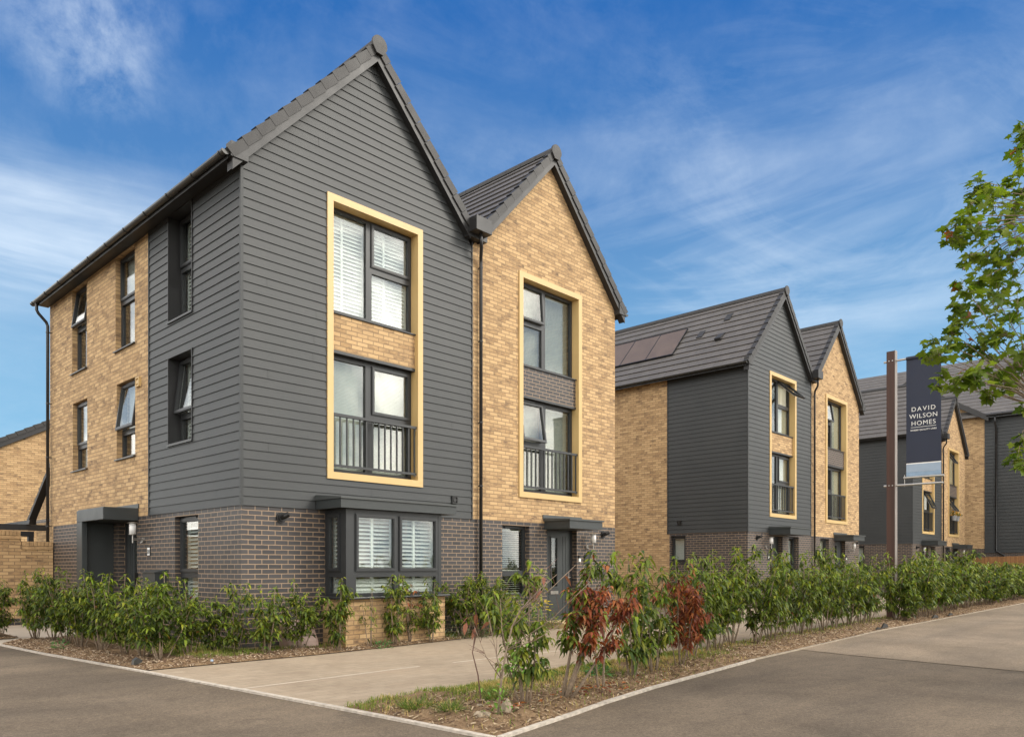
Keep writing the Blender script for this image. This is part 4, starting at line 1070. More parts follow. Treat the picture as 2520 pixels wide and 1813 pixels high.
def fbm(x, y, s, seed=0): return mnoise.fractal(Vector((x * s + seed, y * s - seed, seed * 0.37)), 1.0, 2.0, 4)
def dist_edge(x, y, poly):
    d = 9e9
    for i in range(len(poly)):
        ax, ay = poly[i]; bx, by = poly[(i + 1) % len(poly)]
        l2 = (bx - ax) ** 2 + (by - ay) ** 2
        t = max(0, min(1, ((x - ax) * (bx - ax) + (y - ay) * (by - ay)) / l2)) if l2 else 0
        d = min(d, math.hypot(x - ax - t * (bx - ax), y - ay - t * (by - ay)))
    return d
def inside(x, y, poly):
    c = False; j = len(poly) - 1
    for i in range(len(poly)):
        if (poly[i][1] > y) != (poly[j][1] > y) and x < (poly[j][0] - poly[i][0]) * (y - poly[i][1]) / (poly[j][1] - poly[i][1]) + poly[i][0]: c = not c
        j = i
    return c
def bed_h(x, y, poly):
    d = dist_edge(x, y, poly)
    e = min(1, d / 0.22)
    return 0.010 + e * (0.035 + 0.05 * fbm(x, y, 1.3, 2) + 0.028 * fbm(x, y, 6, 5) + 0.012 * fbm(x, y, 19, 9))
def bed(name, poly, res, mat):
    bm = bmesh.new(); bm.faces.new([bm.verts.new((p[0], p[1], 0)) for p in poly]); bmesh.ops.triangulate(bm, faces=bm.faces)
    xs = [p[0] for p in poly]; ys = [p[1] for p in poly]
    for ax, lo, hi in ((0, min(xs), max(xs)), (1, min(ys), max(ys))):
        q = lo + res[ax]
        while q < hi:
            co = (q, 0, 0) if ax == 0 else (0, q, 0); no = (1, 0, 0) if ax == 0 else (0, 1, 0)
            bmesh.ops.bisect_plane(bm, geom=bm.verts[:] + bm.edges[:] + bm.faces[:], plane_co=co, plane_no=no); q += res[ax]
    bmesh.ops.triangulate(bm, faces=bm.faces)
    for v in bm.verts: v.co.z = bed_h(v.co.x, v.co.y, poly)
    bmesh.ops.recalc_face_normals(bm, faces=bm.faces)
    me = bpy.data.meshes.new(name); bm.to_mesh(me); bm.free(); box_uv(me, Vector((0, 0, 0))); me.materials.append(mat)
    me.polygons.foreach_set('use_smooth', [True] * len(me.polygons))
    o = bpy.data.objects.new(name, me); col.objects.link(o); o['kind'] = 'structure'
    return o
BED = [(-2.13, 4.24), (-2.023, 2.054), (-1.758, -0.975)] + BE[1:] + [(6.9, 0.03), (0.03, 0.03), (0.03, 4.62), (-1.5, 4.95)]
STRIP1 = KL[-3:] + KR[1:5] + [(4.591, -4.75)] + SE[:4][::-1]
STRIP2 = [(4.592, -5.94)] + KR[5:8] + [(45, -5.1), (45, -3.72)] + SE[4:9][::-1][0:] + [(4.592, -4.75)]
STRIP2 = [(4.592, -5.94), (6.419, -5.838), (10.85, -5.555), (27.3, -5.25), (45, -5.1), (45, -3.72), (21.5, -3.96), (15.8, -4.2), (11.0, -4.5), (8.05, -4.6), (4.592, -4.75)]
REAR = [(-2.36, 6.6), (-2.2, 5.1), (-1.95, 5.2), (-1.6, 5.35), (-1.58, 6.5)]
bed('planting_bed', BED, (0.09, 0.09), M['soil']); bed('planting_strip', STRIP1, (0.045, 0.045), M['soil']); bed('planting_strip', STRIP2, (0.25, 0.12), M['soil']); bed('planting_bed', REAR, (0.1, 0.1), M['soil'])

def edging(name, pts, wd, top, mat, side=1, step=0.9):
    mb = MB(); rr = random.Random(4)
    P = []
    for i in range(len(pts) - 1):
        a, b = Vector(pts[i] + (0,)), Vector(pts[i + 1] + (0,)); n = max(1, int((b - a).length / step))
        P += [a + (b - a) * k / n for k in range(n)]
    P.append(Vector(pts[-1] + (0,)))
    off = []
    for i, p in enumerate(P):
        t = (P[min(i + 1, len(P) - 1)] - P[max(i - 1, 0)]).normalized(); off.append(Vector((-t.y, t.x, 0)) * side)
    for i in range(len(P) - 1):
        a, b = P[i], P[i + 1]; t = (b - a).normalized() * 0.002; j = rr.uniform(-0.003, 0.003)
        na, nb = off[i] * wd, off[i + 1] * wd
        q = [a + t, b - t, b - t + nb, a + t + na]
        mb.hexa([(v.x, v.y, -0.08) for v in q] + [(v.x, v.y, top + j) for v in q])
    o = mb.build(name, mat); o['kind'] = 'structure'; return o
edging('kerb_edging', KL, 0.06, 0.008, M['kerb'], side=-1); edging('kerb_edging', KR[:5], 0.055, 0.012, M['kerb'], side=-1); edging('kerb_edging', KR[4:], 0.028, 0.010, M['kerb2'], side=-1)
edging('drive_edging', SE, 0.05, 0.004, M['kerb'], side=1)
ML = [(-1.60, -3.19), (0.3, -3.13), (0.9, -3.12)]
edging('drive_channel', ML, 0.035, 0.004, M['slab'], side=1); edging('drive_channel', [(1.45, -3.16), (2.72, -3.18), (3.7, -3.27), (7, -3.2), (16, -2.9), (45, -2.3)], 0.035, 0.004, M['slab'], side=1)

# ------------------------------------------------------------------ loose ground cover
def polyz(x, y):
    for p in (BED, STRIP1, STRIP2, REAR):
        if inside(x, y, p): return bed_h(x, y, p)
    return 0.0
def chips(name, label, zones, cols, size=(0.012, 0.05)):
    mb = MB(); mb.c = []; rr = random.Random(11)
    for poly, n, keep in zones:
        xs = [p[0] for p in poly]; ys = [p[1] for p in poly]; k = 0; tries = 0
        while k < n and tries < n * 12:
            tries += 1
            x, y = rr.uniform(min(xs), max(xs)), rr.uniform(min(ys), max(ys))
            if not inside(x, y, poly) or not keep(x, y, rr): continue
            k += 1
            L = rr.uniform(*size); wd = rr.uniform(0.25, 0.5) * L * 0.6; th = rr.uniform(0.003, 0.008)
            a = rr.random() * 6.283; e = rr.gauss(0, 0.28)
            d = Vector((math.cos(a) * math.cos(e), math.sin(a) * math.cos(e), math.sin(e))) * L / 2
            s = Vector((-math.sin(a), math.cos(a), rr.gauss(0, 0.25))).normalized() * wd / 2
            u = d.cross(s).normalized() * th / 2
            c = Vector((x, y, polyz(x, y) + 0.006 + abs(d.z) * 0.6))
            mb.hexa([c - d - s - u, c + d - s * 0.6 - u, c + d + s * 0.7 - u, c - d + s - u, c - d - s + u, c + d - s * 0.6 + u, c + d + s * 0.7 + u, c - d + s + u])
            q = rr.choice(cols); f = rr.uniform(0.7, 1.25); mb.c += [tuple(v * f for v in q)] * 8
    o = mb.build(name, M['chip'], uv=False, fix=False); tag(o, label, None, None, 'stuff'); return o
mulch = [(0.23, 0.15, 0.09), (0.30, 0.21, 0.13), (0.15, 0.09, 0.055), (0.44, 0.34, 0.23), (0.50, 0.40, 0.29), (0.10, 0.06, 0.04)]
chips('bark_mulch', 'brown bark chippings spread under the hedge', [
    (BED, 6500, lambda x, y, r: (dist_edge(x, y, BED) < 0.55 and (x < -0.9 or y < -0.45)) or r.random() < 0.06),
    (STRIP2, 9000, lambda x, y, r: y < -4.75 - 0.012 * 0 and r.random() < max(0.12, 1 - (x - 4) / 26) ), (REAR, 350, lambda x, y, r: True)], mulch)
clods = [(0.17, 0.11, 0.065), (0.24, 0.16, 0.10), (0.32, 0.23, 0.14), (0.42, 0.33, 0.22), (0.11, 0.07, 0.045)]
chips('soil_crumbs', 'dry soil crumbs and straw on the bare corner bed', [(STRIP1, 5200, lambda x, y, r: y < -5.25 or r.random() < 0.1)], clods, (0.007, 0.055))

def blades(name, label, zones, seed=5):
    V = []; Fc = []; Cc = []; rr = random.Random(seed)
    for poly, n, keep, hh, dry in zones:
        xs = [p[0] for p in poly]; ys = [p[1] for p in poly]; k = 0; tries = 0
        while k < n and tries < n * 15:
            tries += 1
            x, y = rr.uniform(min(xs), max(xs)), rr.uniform(min(ys), max(ys))
            if not inside(x, y, poly) or not keep(x, y, rr): continue
            k += 1
            h = rr.uniform(*hh); a = rr.random() * 6.283; l = rr.uniform(0.2, 0.75) * h; w = rr.uniform(0.0018, 0.004)
            z = polyz(x, y) - 0.005
            sx, sy = -math.sin(a) * w, math.cos(a) * w; dx, dy = math.cos(a), math.sin(a)
            b = len(V)
            V += [(x - sx, y - sy, z), (x + sx, y + sy, z), (x - sx * .8 + dx * l * .35, y - sy * .8 + dy * l * .35, z + h * .65), (x + sx * .8 + dx * l * .35, y + sy * .8 + dy * l * .35, z + h * .65), (x + dx * l, y + dy * l, z + h)]
            Fc += [(b, b + 1, b + 3, b + 2), (b + 2, b + 3, b + 4)]
            dr = fbm(x, y, 2.2, 21) * 0.9 + rr.gauss(0, 0.25)
            c = (0.46, 0.35, 0.15) if dr > dry else ((0.24, 0.26, 0.06) if rr.random() < 0.45 else (0.12, 0.18, 0.03))
            f = rr.uniform(0.75, 1.2); Cc += [tuple(v * f for v in c)] * 5
    me = bpy.data.meshes.new(name); me.from_pydata(V, [], Fc)
    at = me.color_attributes.new('leafcol', 'FLOAT_COLOR', 'POINT'); flat = []
    for c in Cc: flat += [c[0], c[1], c[2], 1.0]
    at.data.foreach_set('color', flat); me.materials.append(M['grass'])
    o = bpy.data.objects.new(name, me); col.objects.link(o)
    return o
def strip_edge_y(x):
    for i in range(len(SE) - 1):
        if SE[i][0] <= x <= SE[i + 1][0]: return SE[i][1] + (SE[i + 1][1] - SE[i][1]) * (x - SE[i][0]) / (SE[i + 1][0] - SE[i][0])
    return SE[0][1]
o = blades('grass', None, [
    (STRIP1, 19000, lambda x, y, r: r.random() < math.exp(-((strip_edge_y(x) - y - 0.25) / 0.42) ** 2) * (0.5 + 0.9 * fbm(x, y, 1.6, 3)) + 0.015 and r.random() < 0.35 + 0.65 * min(1, (x + 1.5) / 1.2), (0.02, 0.07), 0.06),
    (STRIP2, 9000, lambda x, y, r: r.random() < math.exp(-((strip_edge_y(x) - y - 0.15) / 0.33) ** 2) * max(0.15, 1 - (x - 4) / 22), (0.02, 0.07), 0.2),
    (BED, 14000, lambda x, y, r: (x < 0 and -1.0 < x and y > -0.75) and r.random() < 0.75 or (y < 0 and y > -0.5 and x > -1 and x < 5.2 and r.random() < 0.45) or (x > 3.6 and y < -0.35 and r.random() < 0.4 and x < 4.6), (0.025, 0.08), 0.5)])
tag(o, 'short patchy green and straw coloured grass along the beds', None, None, 'stuff')

def litter():
    mb = MB(); mb.c = []; rr = random.Random(31)
    def lf(x, y):
        z = polyz(x, y) + 0.012; a = rr.random() * 6.28; L = rr.uniform(0.05, 0.09); W_ = L * 0.4
        d = Vector((math.cos(a), math.sin(a), rr.gauss(0, 0.25))).normalized(); s = d.orthogonal().normalized() if abs(d.z) > .9 else Vector((-d.y, d.x, rr.gauss(0, .3))).normalized()
        c = Vector((x, y, z)); n = d.cross(s)
        mb.add([c, c + d * L * .4 + s * W_ * .5 + n * .012, c + d * L * .4, c + d * L * .4 - s * W_ * .5 + n * .012, c + d * L], [(0, 2, 1), (0, 3, 2), (1, 2, 4), (2, 3, 4)])
        col_ = rr.choice([(0.26, 0.065, 0.03), (0.17, 0.045, 0.028), (0.38, 0.14, 0.05), (0.12, 0.05, 0.03)]); mb.c += [col_] * 5
    for k in range(70):
        x = rr.gauss(0.7, 0.45); y = -6.18 + (x - 0.3) * 0.1 + rr.gauss(0, 0.14)
        if inside(x, y, STRIP1): lf(x, y)
    for k in range(16): lf(rr.gauss(-0.62, 0.16), -6.28 + rr.gauss(0, 0.05))
    for k in range(14): lf(rr.uniform(-1.2, 4.4), -5.7 + rr.gauss(0, 0.25))
    o = mb.build('fallen_leaves', M['leaf'], uv=False, fix=False); tag(o, 'rust red fallen leaves lying on the corner soil bed', None, None, 'stuff')
litter()

# ------------------------------------------------------------------ laurel shrubs
GREEN = [(0.032, 0.052, 0.010), (0.058, 0.086, 0.013), (0.092, 0.125, 0.017), (0.135, 0.168, 0.024)]
LIME = [(0.045, 0.078, 0.016), (0.078, 0.118, 0.022), (0.12, 0.155, 0.026), (0.19, 0.20, 0.03)]
TIP = [(0.16, 0.215, 0.018), (0.22, 0.235, 0.020), (0.12, 0.18, 0.016)]
RED = [(0.17, 0.040, 0.018), (0.23, 0.060, 0.022), (0.105, 0.028, 0.017), (0.30, 0.105, 0.036)]
def add_leaf(V, Fc, Cc, p, d, L, Wd, droop, colr, rr):
    d = d.normalized()
    s = d.cross(Vector((0, 0, 1)))
    if s.length < 0.05: s = Vector((rr.gauss(0, 1), rr.gauss(0, 1), 0))
    s.normalize(); roll = rr.gauss(0, 0.5); n = s.cross(d); s = (s * math.cos(roll) + n * math.sin(roll)); n = s.cross(d)
    b = len(V); fold = rr.uniform(0.1, 0.4); curl = rr.gauss(0, 0.12)
    def pt(t): return p + d * (L * t) + Vector((0, 0, -droop * L * t * t)) + s * (curl * L * t * t)
    V.append(pt(0))
    for t, w in ((0.3, 0.85), (0.65, 0.8)):
        c = pt(t); e = s * (Wd * w * 0.5); up = n * (Wd * fold * 0.5 * w)
        V += [c + e + up, c, c - e + up]
    V.append(pt(1.0))
    Fc += [(b, b + 2, b + 1), (b, b + 3, b + 2), (b + 1, b + 2, b + 5, b + 4), (b + 2, b + 3, b + 6, b + 5), (b + 4, b + 5, b + 7), (b + 5, b + 6, b + 7)]
    f = rr.uniform(0.8, 1.22); Cc += [tuple(x * f for x in colr)] * 8
def shrub_parts(seed, h, w, nst, nleaf, L=0.073, bare=0.22, lean=(0, 0), redf=None, tipf=1.0, twiggy=1.0, thick=0.011, stiff=1.0, pal=None):
    pal = pal or GREEN
    rr = random.Random(seed); stems = MB(); V = []; Fc = []; Cc = []; br = []
    for i in range(nst):
        az = 6.283 * i / nst + rr.uniform(-0.5, 0.5); r0 = rr.uniform(0.0, 0.05); hh = h * rr.uniform(0.62, 1.0) if i else h * 0.97; rr_ = w * rr.uniform(0.15, 0.5) * (0.35 if i == 0 else 1)
        b0 = Vector((math.cos(az) * r0, math.sin(az) * r0, -0.04)); pts = []
        for k in range(7):
            t = k / 6
            pts.append(b0 + Vector((math.cos(az) * rr_ * (t ** 0.8) + lean[0] * t + rr.gauss(0, 0.012) * t, math.sin(az) * rr_ * (t ** 0.8) + lean[1] * t + rr.gauss(0, 0.012) * t, (hh + 0.04) * t)))
        stems.tube(pts, thick * rr.uniform(0.7, 1.15), 6, 0.0025); br.append((pts, bare, 1.0))
        for q in range(max(1, int(5 * twiggy))):
            t = rr.uniform(bare, 0.88); f = t * 6; i0 = min(5, int(f)); p = pts[i0].lerp(pts[i0 + 1], f - i0)
            a2 = az + rr.gauss(0, 1.3); l2 = rr.uniform(0.16, 0.36) * w * 1.15; el = rr.uniform(0.2, 0.9)
            e = Vector((math.cos(a2) * math.cos(el), math.sin(a2) * math.cos(el), math.sin(el)))
            tw = [p, p + e * l2 * 0.5, p + e * l2 + Vector((0, 0, 0.04 * l2))]
            if tw[-1].z > h: continue
            stems.tube(tw, 0.0042, 4, 0.0016, caps=False); br.append((tw, 0.15, 0.55))
    tot = sum(b[2] for b in br); 
    for pts, b0, wt in br:
        n = int(nleaf * wt / tot); m = len(pts) - 1
        for k in range(n):
            t = b0 + (1 - b0) * (k + rr.random()) / n; f = min(t * m, m - 1e-4); i0 = int(f); p = pts[i0].lerp(pts[i0 + 1], f - i0)
            az = 2.4 * k + rr.gauss(0, 0.5); el = rr.gauss(0.25, 0.35)
            d = Vector((math.cos(az) * math.cos(el), math.sin(az) * math.cos(el), math.sin(el)))
            p2 = p + d * rr.uniform(0.008, 0.03)
            hz = p.z / h; isred = redf is not None and redf(p, rr)
            c = rr.choice(RED) if isred else (rr.choice(TIP) if rr.random() < 0.22 * hz * tipf + (0.25 if t > 0.93 else 0) else rr.choice(pal))
            if not isred and rr.random() < 0.006: c = rr.choice(RED)
            add_leaf(V, Fc, Cc, p2, d, L * rr.uniform(0.65, 1.15), L * rr.uniform(0.36, 0.52), rr.uniform(0.6, 1.4) / stiff, c, rr)
        tip = pts[-1]; isred = redf is not None and redf(tip, rr)
        for k in range(7 if wt == 1.0 else 4):
            az = rr.random() * 6.283; el = rr.uniform(0.4, 1.3)
            d = Vector((math.cos(az) * math.cos(el), math.sin(az) * math.cos(el), math.sin(el)))
            add_leaf(V, Fc, Cc, tip - Vector((0, 0, rr.uniform(0, 0.05))), d, L * rr.uniform(0.55, 0.95), L * rr.uniform(0.22, 0.32), rr.uniform(0.5, 1.1), rr.choice(RED) if isred else rr.choice(TIP), rr)
    return stems, V, Fc, Cc
def leaf_obj(name, V, Fc, Cc, mat, parent):
    me = bpy.data.meshes.new(name); me.from_pydata([tuple(v) for v in V], [], Fc)
    at = me.color_attributes.new('leafcol', 'FLOAT_COLOR', 'POINT'); flat = []
    for c in Cc: flat += [c[0], c[1], c[2], 1.0]
    at.data.foreach_set('color', flat); me.materials.append(mat)
    me.polygons.foreach_set('use_smooth', [True] * len(me.polygons))
    o = bpy.data.objects.new(name, me); col.objects.link(o); o.parent = parent; return o
def new_shrub(name, label, group, seed, **k):
    r = thing(name, label, 'shrub', (0, 0, 0), group)
    st, V, Fc, Cc = shrub_parts(seed, **k)
    st.build('stems', M['bark'], r, uv=False, smooth=True); leaf_obj('foliage', V, Fc, Cc, M['leaf'], r)
    return r
proto = {}
def place(kind, x, y, h, wd, rz, label, group):
    """kind -> one of the grown plants; the first placing moves it, the next copy it"""
    sc = (wd / PW[kind], wd / PW[kind], h / PH[kind]); loc = (x, y, polyz(x, y) - 0.01)
    if kind not in proto:
        r = new_shrub('laurel_shrub', label, group, **PK[kind]); proto[kind] = r
        r.location = loc; r.rotation_euler = (0, 0, rz); r.scale = sc
        return r
    return dup(proto[kind], loc, rz, sc, label, group)
PK = {}; PH = {}; PW = {}
for i in range(6):
    PK['d%d' % i] = dict(seed=40 + i, h=1.35, w=0.62, nst=6 + i % 2, nleaf=1450, bare=0.20 + 0.03 * (i % 3), pal=[None, LIME, GREEN[:3], None, GREEN + LIME, None][i]); PH['d%d' % i] = 1.35; PW['d%d' % i] = 0.62
for i in range(3):
    PK['t%d' % i] = dict(seed=60 + i, h=1.1, w=0.42, nst=5, nleaf=760, bare=0.18, L=0.075, pal=LIME if i else None); PH['t%d' % i] = 1.1; PW['t%d' % i] = 0.42
PK['s0'] = dict(seed=71, h=0.95, w=0.3, nst=3, nleaf=70, bare=0.1, L=0.07); PH['s0'] = 0.95; PW['s0'] = 0.3
HG = 'laurel shrubs planted as hedges along the paths'
rr = random.Random(17)
left = [(-1.86, 5.45, 1.12, .6, 'd0', 'laurel shrub at the far left edge, alone beyond the pale slab path'),
    (-1.54, 4.55, 1.30, .62, 'd1', 'laurel shrub at the path end of the left hedge, in front of the garden wall'),
    (-1.47, 3.75, 1.30, .6, 'd2', 'second laurel of the left hedge counting from the pale slab path'),
    (-1.48, 3.01, 1.22, .66, 'd3', 'laurel in the left hedge directly before the porch cheek panel'),
    (-1.50, 2.30, 1.26, .66, 'd4', 'laurel in the left hedge covering the foot of the side door'),
    (-1.40, 1.66, 1.24, .68, 'd5', 'laurel in the left hedge below the house number twenty plaque'),
    (-1.31, 0.95, 1.22, .66, 'd0', 'laurel in the left hedge covering the grey meter box'),
    (-1.29, 0.35, 1.16, .62, 'd1', 'third laurel from the corner end of the left hedge, with yellowing leaves'),
    (-1.36, -0.42, 1.24, .74, 'd2', 'broad laurel at the corner end of the left hedge with thick pale stems'),
    (-0.83, -0.10, 1.14, .62, 'd3', 'laurel turning the corner just right of the broad thick stemmed one'),
    (-0.50, -0.20, 0.85, .42, 't0', 'low sparse laurel in front of the dark brick corner'),
    (-0.26, -0.33, 1.06, .44, 't1', 'narrow laurel against the dark brick just right of the house corner'),
    (0.03, -0.66, 1.02, .5, 't2', 'laurel left of the tan meter box on the dark brick wall'),
    (0.66, -0.56, 1.10, .66, 'd4', 'laurel hanging over the tan meter box'),
    (1.14, -0.86, 1.15, .46, 't0', 'slim laurel at the left corner of the bay window'),
    (2.26, -0.80, 1.20, .5, 't1', 'tallest laurel in front of the middle of the bay window'),
    (3.08, -0.76, 1.12, .44, 't2', 'slim laurel at the right corner of the bay window'),
    (3.98, -0.62, 1.16, .74, 'd5', 'dense laurel right of the bay in the black downpipe bed'),
    (4.45, -0.58, 1.26, .76, 'd0', 'dense laurel directly in front of the long black downpipe'),
    (5.0, -0.42, 1.12, .72, 'd1', 'dense laurel just left of the venetian blind window')]
for x, y, h, w_, k, lab in left: place(k, x, y, h, w_, rr.random() * 6.28, lab, HG)
place('s0', 1.78, -0.80, 0.98, .26, 0.3, 'thin half bare laurel between two fuller ones before the bay', HG)
pathside = [(1.80, -5.85, 1.32, .56, 't1', 'airy laurel right behind the large half dead red shrub'), (2.42, -5.72, 1.28, .5, 't2', 'airy laurel between the two red leaved shrubs'),
    (3.75, -5.45, 1.36, .7, 'd2', 'green laurel immediately right of the second red leaved shrub'), (4.5, -5.25, 1.42, .72, 'd3', 'second laurel right of the red leaved pair in the pathside hedge'),
    (5.20, -5.05, 1.46, .76, 'd4', 'third laurel right of the red leaved pair in the pathside hedge'), (5.85, -4.95, 1.44, .74, 'd5', 'laurel below the small ground floor window of the middle house'),
    (6.45, -5.10, 1.42, .72, 'd0', 'laurel before the wall lamp of the middle weatherboarded house'), (7.10, -5.05, 1.45, .74, 'd1', 'laurel in line with the first front door of the middle pair'),
    (7.75, -5.02, 1.42, .72, 'd2', 'laurel in line with the window beside the first middle front door'), (8.4, -5.0, 1.50, .74, 'd3', 'laurel below the middle pair downpipe'),
    (9.1, -4.92, 1.44, .74, 'd4', 'laurel before the brick house window in the middle pair'), (9.75, -4.92, 1.50, .78, 'd5', 'laurel with a tall top before the second middle front door'),
    (10.5, -4.85, 1.50, .78, 'd0', 'laurel before the right corner of the middle brick house'), (11.2, -4.88, 1.44, .78, 'd1', 'fourth laurel left of the banner post'),
    (12.0, -4.85, 1.52, .8, 'd2', 'third laurel left of the banner post'), (12.8, -4.75, 1.48, .8, 'd3', 'second laurel left of the banner post'),
    (14.0, -4.98, 1.58, .95, 'd4', 'dark laurel hiding the foot of the brown banner post')]
for x, y, h, w_, k, lab in pathside: place(k, x, y, h * rr.uniform(1.02, 1.16), w_ * rr.uniform(0.9, 1.1), rr.random() * 6.28, lab, HG)
place('t0', 13.95, -5.22, 0.95, .6, 1.0, 'low laurel at the foot of the brown banner post', HG)
for i in range(24):
    x = 14.85 + i * 0.92
    place('d%d' % (i % 6), x, -5.08 + 0.035 * (x - 14) + rr.gauss(0, 0.08), (rr.uniform(1.58, 1.84) if x < 23 else rr.uniform(1.36, 1.58)), rr.uniform(.95, 1.2), rr.random() * 6.28, 'laurel merged into the far stretch of hedge beyond the brown banner post', 'laurels of the far hedge beyond the banner post')

SG = 'shrubs in the foreground corner strip'
def special(label, x, y, seed, rz=0, **k):
    r = new_shrub('laurel_shrub', label, SG, seed, **k); r.location = (x, y, polyz(x, y) - 0.01); r.rotation_euler = (0, 0, rz); return r
U = lambda a, b: (RGT * a + FWD * b)[:2]
# the yellow green one by the drive line
special('yellowish green laurel, the nearest leafy shrub on the bare corner', -0.475, -6.24, 81, h=1.36, w=0.58, nst=5, nleaf=1200, L=0.078, bare=0.24, tipf=1.6, pal=LIME, thick=0.015)
l1 = U(0.42, 0.12)
def red1(p, r):
    s = p.x * RGT.x + p.y * RGT.y
    return (s > 0.17 + 0.10 * r.gauss(0, 1) and p.z < 1.08) or r.random() < 0.12
special('large leaning laurel with rust red dead leaves on its lower right half', 0.06, -6.27, 83, h=1.44, w=0.68, nst=6, nleaf=1900, L=0.075, bare=0.36, lean=l1, redf=red1, thick=0.019)
special('small laurel growing beneath the large leaning red leaved one', 0.95, -6.05, 84, h=0.85, w=0.36, nst=3, nleaf=70, L=0.085, bare=0.3)
l2 = U(0.05, 0)
special('smaller laurel almost wholly covered in rust red dead leaves', 3.05, -5.72, 85, h=1.42, w=0.82, nst=6, nleaf=1600, L=0.074, bare=0.24, redf=lambda p, r: p.z < 1.16 + 0.10 * r.gauss(0, 1), lean=l2)
special('small reddening laurel before the right half of the bay window', 2.66, -0.72, 86, h=1.0, w=0.34, nst=4, nleaf=190, L=0.08, bare=0.2, redf=lambda p, r: p.z > 0.62 and r.random() < 0.75)
def dead_shrub():
    r = thing('dead_shrub', 'nearly bare twiggy shrub leaning right at the point of the corner bed', 'shrub', (-1.02, -6.44, polyz(-1.02, -6.44)), SG)
    q = random.Random(5); st = MB(); tw = MB(); V = []; Fc = []; Cc = []
    def w3(a, z, b=0.0): v = RGT * a + FWD * b; return Vector((v.x, v.y, z))
    main = [w3(0, -0.03), w3(0.03, 0.28, 0.02), w3(0.07, 0.52, 0.05), w3(0.12, 0.72, 0.06), w3(0.19, 0.86, 0.06), w3(0.34, 1.02, 0.08), w3(0.5, 1.16, 0.1)]
    st.tube(main, 0.012, 7, 0.002)
    tips = []
    for a, z, b, s in ((0.66, 1.24, 0.1, 5), (0.42, 1.22, 0.2, 4), (0.42, 1.12, -0.05, 3), (0.36, 1.05, 0.15, 4), (0.78, 1.1, 0.05, 2), (-0.1, 0.9, 0.0, 1), (0.02, 0.95, 0.1, 2), (-0.2, 0.72, 0.05, 1), (0.55, 0.75, 0.1, 2)):
        p0 = main[min(s, 4)]; e = w3(a, z, b); m = p0.lerp(e, 0.5) + Vector((q.gauss(0, .02), q.gauss(0, .02), -0.03)); st.tube([p0, m, e], 0.0055, 5, 0.0018); tips.append((p0, m, e))
    for p0, m, e in tips:
        for k in range(8):
            t = q.uniform(0.2, 0.98); p = p0.lerp(m, t * 2) if t < .5 else m.lerp(e, t * 2 - 1); d = Vector((q.gauss(0, 1), q.gauss(0, 1), abs(q.gauss(0.8, .5)))).normalized()
            tw.tube([p, p + d * q.uniform(0.08, 0.26)], 0.0026, 4, 0.001, caps=False)
    for k in range(60):
        z = abs(q.gauss(0, 0.14)) if k < 40 else q.uniform(0.35, 0.62); a = q.gauss(0.0 if k < 40 else 0.14, 0.07); az = q.random() * 6.28; d = Vector((math.cos(az), math.sin(az), q.uniform(0.1, 0.8)))
        add_leaf(V, Fc, Cc, w3(a, z, q.gauss(0, 0.06)), d, q.uniform(0.05, 0.085), 0.022, 0.7, q.choice([(0.10, 0.20, 0.03), (0.14, 0.25, 0.035)]), q)
    for p0, m, e in tips[:6]:
        add_leaf(V, Fc, Cc, m.lerp(e, 0.6), Vector((q.gauss(0, 1), q.gauss(0, 1), -0.6)), 0.08, 0.035, 0.6, (0.22, 0.09, 0.06), q)
    st.build('stems', M['bark'], r, uv=False, smooth=True).location = (0, 0, 0)
    tw.build('twigs', M['twig'], r, uv=False); leaf_obj('foliage', V, Fc, Cc, M['leaf'], r)
    for c in r.children:
        if c.name.startswith(('stems', 'twigs')):
            for v in c.data.vertices: v.co += r.location
    r2 = thing('dead_twig', 'thin dead sapling with a few brown leaves left of the leaning twiggy shrub', 'sapling', (-0.72, -5.86, polyz(-0.72, -5.86)), SG)
    st = MB(); V = []; Fc = []; Cc = []
    m = [w3(0.05, -0.02), w3(0.02, 0.25), w3(-0.03, 0.45), w3(0.0, 0.6)]; st.tube(m, 0.008, 6, 0.004)
    for a, z in ((-0.12, 0.95), (-0.06, 1.02), (0.1, 0.98), (0.22, 0.88), (-0.2, 0.85), (0.0, 0.9)):
        e = w3(a, z, q.gauss(0, .06)); p = m[q.choice([2, 3])]; mm = p.lerp(e, .5) + Vector((q.gauss(0, .02), q.gauss(0, .02), 0)); st.tube([p, mm, e], 0.0032, 4, 0.0012)
        if a < 0.05: add_leaf(V, Fc, Cc, mm, Vector((q.gauss(0, .5), q.gauss(0, .5), -1)), 0.10, 0.05, 0.3, (0.30, 0.12, 0.07), q)
    o = st.build('stems', M['twig'], r2, uv=False)
    for v in o.data.vertices: v.co += r2.location
    leaf_obj('foliage', V, Fc, Cc, M['leaf'], r2)
dead_shrub()

